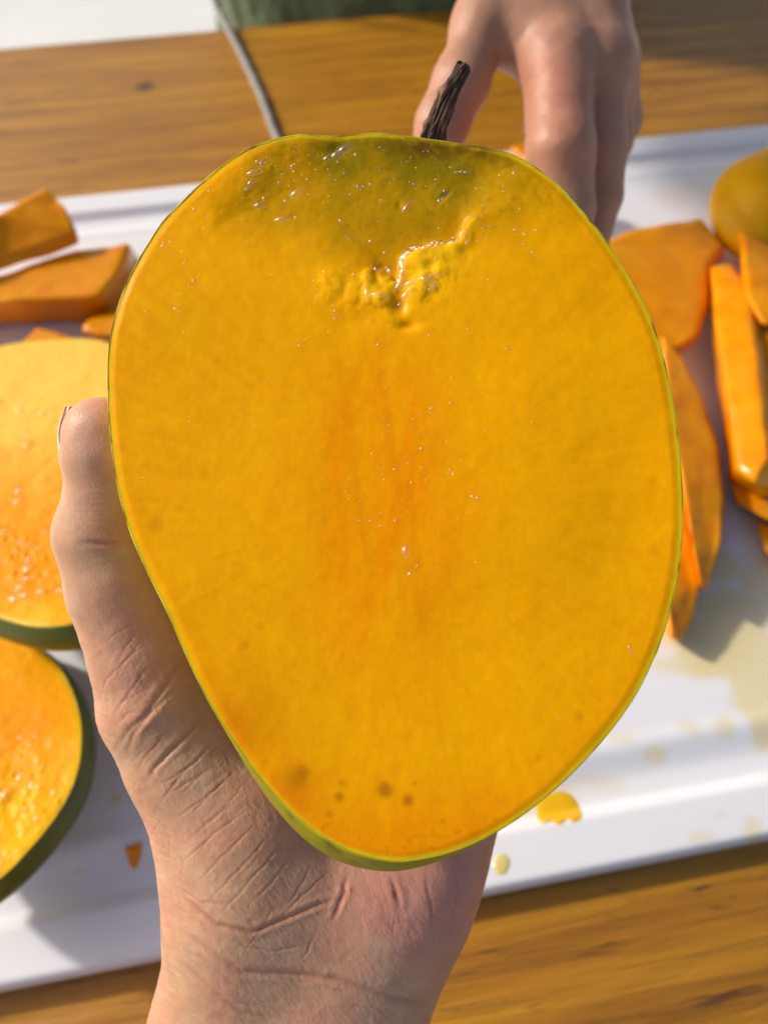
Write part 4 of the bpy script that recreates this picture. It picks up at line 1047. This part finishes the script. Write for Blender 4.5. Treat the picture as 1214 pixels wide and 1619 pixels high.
# ------------------------------------------------------------------ slices
def slab(top, zt, bot, zb, label, group='mango slices on the board', name='mango_slice', bev=.0035, dome=.0, mat=None, seed=0, crown=.0):
    """A slice lofted between two outlines: its upper edge at height zt and its lower edge at zb (m)."""
    lift = lambda z: ZB + (z - ZB) * 1.05
    zt_ = zt if isinstance(zt, (list, tuple)) else [zt] * len(top)
    zb_ = zb if isinstance(zb, (list, tuple)) else [zb] * len(bot)
    a = np.array([G(x, y, lift(z)) for (x, y), z in zip(top, zt_)]); b_ = np.array([G(x, y, lift(z)) for (x, y), z in zip(bot, zb_)])
    bm = bmesh.new()
    ta = [bm.verts.new(v) for v in a]; tb = [bm.verts.new(v) for v in b_]
    n = len(ta); bm.faces.new(ta); bm.faces.new(tb[::-1])
    for i in range(n):
        j = (i + 1) % n; bm.faces.new((ta[i], tb[i], tb[j], ta[j]))
    bmesh.ops.recalc_face_normals(bm, faces=bm.faces)
    bmesh.ops.bevel(bm, geom=[e for e in bm.edges if e.calc_face_angle(0) > .35], offset=bev, segments=3, affect='EDGES', profile=.6, clamp_overlap=True)
    bmesh.ops.triangulate(bm, faces=[f for f in bm.faces if len(f.verts) > 4], quad_method='BEAUTY', ngon_method='BEAUTY')
    for _ in range(3):
        bmesh.ops.subdivide_edges(bm, edges=[e for e in bm.edges if e.calc_length() > .004], cuts=1, use_grid_fill=True)
    bmesh.ops.triangulate(bm, faces=[f for f in bm.faces if len(f.verts) > 4])
    bmesh.ops.smooth_vert(bm, verts=bm.verts, factor=.5, use_axis_x=True, use_axis_y=True, use_axis_z=True)
    bm.normal_update()
    vs = list(bm.verts); co = np.array([v.co for v in vs]); nn = np.array([v.normal for v in vs])
    dsp = .0012 * fbm(co * 70 + seed, 120 + seed, 3) + .0005 * fbm(co * 260, 121 + seed, 3)
    for v, dv, k in zip(vs, nn, dsp): v.co += Vector(dv * k)
    o = bm_obj(name, bm, mat or FLESH_B)
    tag(o, label, 'mango slice', group)
    return o
Z = ZB
slab([(-140, 395), (0, 333), (72, 291), (100, 320), (125, 372), (0, 400), (-140, 455)], [.062, .062, .062, .060, .050, .050, .050],
     [(-140, 440), (0, 372), (85, 325), (112, 352), (130, 388), (0, 432), (-140, 480)], .042,
     'thick mango slice propped on another slice at the far corner of the board', seed=1)
slab([(-140, 470), (0, 432), (120, 394), (207, 384), (190, 425), (158, 470), (60, 474), (0, 479), (-140, 500)], .040,
     [(-140, 485), (0, 462), (120, 420), (216, 400), (222, 445), (172, 508), (60, 512), (0, 514), (-140, 530)], Z,
     'flat wet mango slab lying under the propped slice', seed=2)
slab([(128, 522), (140, 502), (172, 489), (215, 482), (250, 500), (215, 530), (160, 533)], .030,
     [(124, 526), (138, 506), (172, 494), (218, 488), (254, 506), (215, 537), (158, 540)], Z + .002,
     'small rounded mango wedge between wet slab and pale half', seed=3, bev=.004)
slab([(-40, 640), (-6, 590), (58, 514), (110, 530), (175, 550), (150, 600), (40, 640)], .034,
     [(-60, 650), (-10, 600), (52, 535), (100, 545), (150, 560), (120, 600), (40, 640)], Z,
     'mango slice with a sharp corner leaning behind the pale half', seed=4, bev=.002)
slab([(945, 385), (1000, 362), (1060, 350), (1108, 344), (1146, 388), (1120, 420), (1117, 480), (1100, 530), (1075, 552), (1040, 552), (985, 490)], [.050, .050, .048, .046, .044, .044, .042, .042, .040, .040, .046],
     [(945, 400), (1000, 375), (1060, 362), (1112, 356), (1150, 398), (1128, 432), (1122, 492), (1104, 540), (1078, 560), (1035, 560), (980, 500)], .026,
     'broad flat mango slice leaning beside the held half, below the reaching hand', seed=5)
slab([(1168, 362), (1215, 385), (1262, 402), (1270, 505), (1205, 516), (1178, 465)], .058,
     [(1166, 372), (1212, 395), (1262, 415), (1270, 515), (1205, 526), (1174, 475)], .036,
     'short mango piece below the rounded cheek', seed=6)
slab([(1122, 420), (1158, 414), (1182, 465), (1198, 560), (1208, 650), (1214, 720), (1196, 765), (1165, 740), (1150, 640), (1132, 520)], [.050, .052, .056, .058, .058, .056, .050, .048, .050, .050],
     [(1118, 432), (1160, 425), (1225, 490), (1250, 600), (1262, 700), (1262, 800), (1205, 792), (1150, 762), (1138, 660), (1124, 530)], .026,
     'long mango wedge with a bright wet ridge', seed=7, bev=.003)
slab([(1148, 745), (1164, 765), (1215, 795), (1280, 815), (1280, 840), (1214, 822), (1163, 792)], .030,
     [(1148, 750), (1160, 775), (1215, 800), (1280, 820), (1280, 850), (1214, 830), (1160, 800)], Z,
     'thin mango sliver under the end of the long ridged wedge', seed=8, bev=.002)
slab([(1205, 520), (1255, 540), (1300, 620), (1290, 700), (1235, 690), (1212, 610)], .050,
     [(1205, 530), (1255, 550), (1300, 630), (1290, 710), (1235, 700), (1212, 620)], Z,
     'mango chunk beside the long ridged wedge', seed=9)
slab([(1196, 822), (1240, 842), (1290, 870), (1290, 900), (1230, 892), (1206, 868)], .022,
     [(1196, 827), (1240, 847), (1290, 875), (1290, 905), (1230, 897), (1206, 873)], Z,
     'low mango piece behind the thin sliver at the board side', seed=10, bev=.002)
slab([(1046, 528), (1078, 565), (1108, 625), (1132, 705), (1143, 790), (1138, 855), (1118, 930), (1106, 925), (1096, 860), (1078, 760), (1056, 640)], [.048, .048, .046, .044, .042, .040, .034, .036, .044, .048, .050],
     [(1046, 540), (1080, 575), (1112, 635), (1138, 712), (1148, 795), (1142, 862), (1118, 937), (1102, 932), (1090, 866), (1070, 765), (1050, 650)], .020,
     'pointed mango crescent leaning on the slice beside the held half', seed=11, bev=.0025)
slab([(1020, 640), (1050, 660), (1076, 760), (1094, 865), (1105, 928), (1094, 975), (1073, 1014), (1062, 1006), (1058, 960), (1048, 880), (1030, 760)], [.034, .036, .036, .034, .032, .028, .024, .028, .034, .036, .036],
     [(1010, 645), (1055, 665), (1082, 765), (1100, 870), (1112, 932), (1098, 980), (1073, 1020), (1050, 1005), (1040, 960), (1030, 880), (1015, 760)], Z,
     'lowest pointed mango crescent, its wet tip on the board', seed=12, bev=.0025)
slab([(806, 232), (830, 224), (880, 236), (890, 262), (840, 262)], .060, [(804, 240), (830, 232), (880, 244), (890, 272), (840, 272)], .050,
     'mango piece under the fingers of the reaching hand', seed=13, bev=.003)

# rounded peeled cheek at the far right
ck = empty('mango_cheek')
co_ = G(1232, 352, .034); ck.location = tuple(co_)
CK = [(1122, 340), (1134, 305), (1164, 283), (1214, 272), (1270, 274), (1320, 300), (1340, 350), (1325, 395), (1280, 418), (1225, 424), (1175, 412), (1138, 385)]
pk = flesh_mat('peeled_cheek', True, rough=.35, glint=.6)
_P = PEEL; PEEL = pk
def ck_col(U, V, px, py, ed, h):
    c = np.empty(U.shape + (3,)); c[:] = (.80, .22, .003); return c
def ck_peel(T, wd, sp, px, py):
    n1 = fbm(sp * 60, 133, 4); c = np.empty(T.shape + (3,)); c[:] = (.70, .38, .004); return lerp(c, (.62, .28, .003), np.clip(.3 + n1, 0, 1))
cks = mango_half(co_, (0, 0, -1), CK, .042, 60, 240, lambda U, V, px, py, ed: .0006 * fbm(np.stack([U * 80, V * 80, U * 0], -1), 131, 3), ck_col, ck_peel, flat(.002), FLESH_D, ck)
PEEL = _P
tag(ck, 'rounded mango cheek lying cut side down at the far right of the board', 'mango slice')

# scraps and puddles on the board
def bead(name, outline, thick, label, cat, mat, group=None):
    pts = [G(x, y, ZB - .001) for x, y in closed_curve(outline, 40)]
    c = np.mean(pts, 0); V_ = []; n = len(pts); rings = 7
    for k in range(rings):
        s = 1 - k / rings
        for p in pts:
            q = c + (p - c) * s; hgt = thick * math.sqrt(max(0, 1 - s ** 3))
            V_.append((q[0], q[1], board_z(q[0], q[1]) - .0001 + hgt))
    V_.append((c[0], c[1], board_z(c[0], c[1]) - .0001 + thick)); fs = []
    for k in range(rings - 1):
        for i in range(n):
            j = (i + 1) % n; fs.append((k * n + i, k * n + j, (k + 1) * n + j, (k + 1) * n + i))
    for i in range(n): fs.append(((rings - 1) * n + i, (rings - 1) * n + (i + 1) % n, rings * n))
    o = mesh_np(name, V_, fs, mat); tag(o, label, cat, group); return o
JU = simple('mango_juice', (.80, .45, .004), .12)
bead('juice_puddle', [(850, 1268), (868, 1252), (895, 1247), (915, 1262), (922, 1285), (918, 1296), (908, 1302), (897, 1297), (884, 1306), (868, 1299), (856, 1303)], .0008, 'yellow mango juice puddle in the near groove of the board', 'juice puddle', JU)
bead('fruit_scrap', [(197, 1340), (208, 1338), (223, 1332), (220, 1350), (210, 1371), (202, 1366)], .0030, 'tiny triangular mango scrap on the board beside the wrist', 'fruit scrap', FLESH_B)
bead('juice_drop', [(783, 1356), (796, 1350), (806, 1362), (800, 1382), (786, 1384), (779, 1372)], .0006, 'pale juice drop on the board rim beside the palm', 'juice drop', simple('thin_juice', (.74, .62, .22), .15))

# ------------------------------------------------------------------ grey cord
def cord():
    ctrl = [P(255, -330, .66), P(312, -100, .735), P(342, 6, .745), G(363, 50, .006), G(385, 92, .003), G(412, 150, .003), G(440, 222, .003), G(470, 262, .003)]
    pts = []
    ct = [np.array(c) for c in ctrl]
    for i in range(len(ct) - 1):
        p0, p1, p2, p3 = ct[max(i - 1, 0)], ct[i], ct[i + 1], ct[min(i + 2, len(ct) - 1)]
        for t in np.linspace(0, 1, 16, endpoint=False):
            pts.append(.5 * ((2 * p1) + (-p0 + p2) * t + (2 * p0 - 5 * p1 + 4 * p2 - p3) * t * t + (-p0 + 3 * p1 - 3 * p2 + p3) * t ** 3))
    pts = np.array(pts); pts[:, 2] = np.maximum(pts[:, 2], .0025)
    n = len(pts); m = 14; V_ = []
    for i in range(n):
        d = norm(pts[min(i + 1, n - 1)] - pts[max(i - 1, 0)]); e1 = norm(np.cross(d, [0.2, 1, .1])); e2 = np.cross(d, e1)
        for j in range(m):
            a = 2 * math.pi * j / m; r = .0034 * (1 + .10 * math.sin(2 * a + i * .9))
            V_.append(pts[i] + r * (math.cos(a) * e1 + math.sin(a) * e2))
    fs = [(i * m + j, i * m + (j + 1) % m, (i + 1) * m + (j + 1) % m, (i + 1) * m + j) for i in range(n - 1) for j in range(m)]
    fs += [tuple(range(m))[::-1], tuple((n - 1) * m + j for j in range(m))]
    o = mesh_np('cord', V_, fs, simple('grey_cord', (.26, .25, .24), .55))
    tag(o, 'thin grey cord hanging down in front of green shirt onto the table', 'cord')
cord()
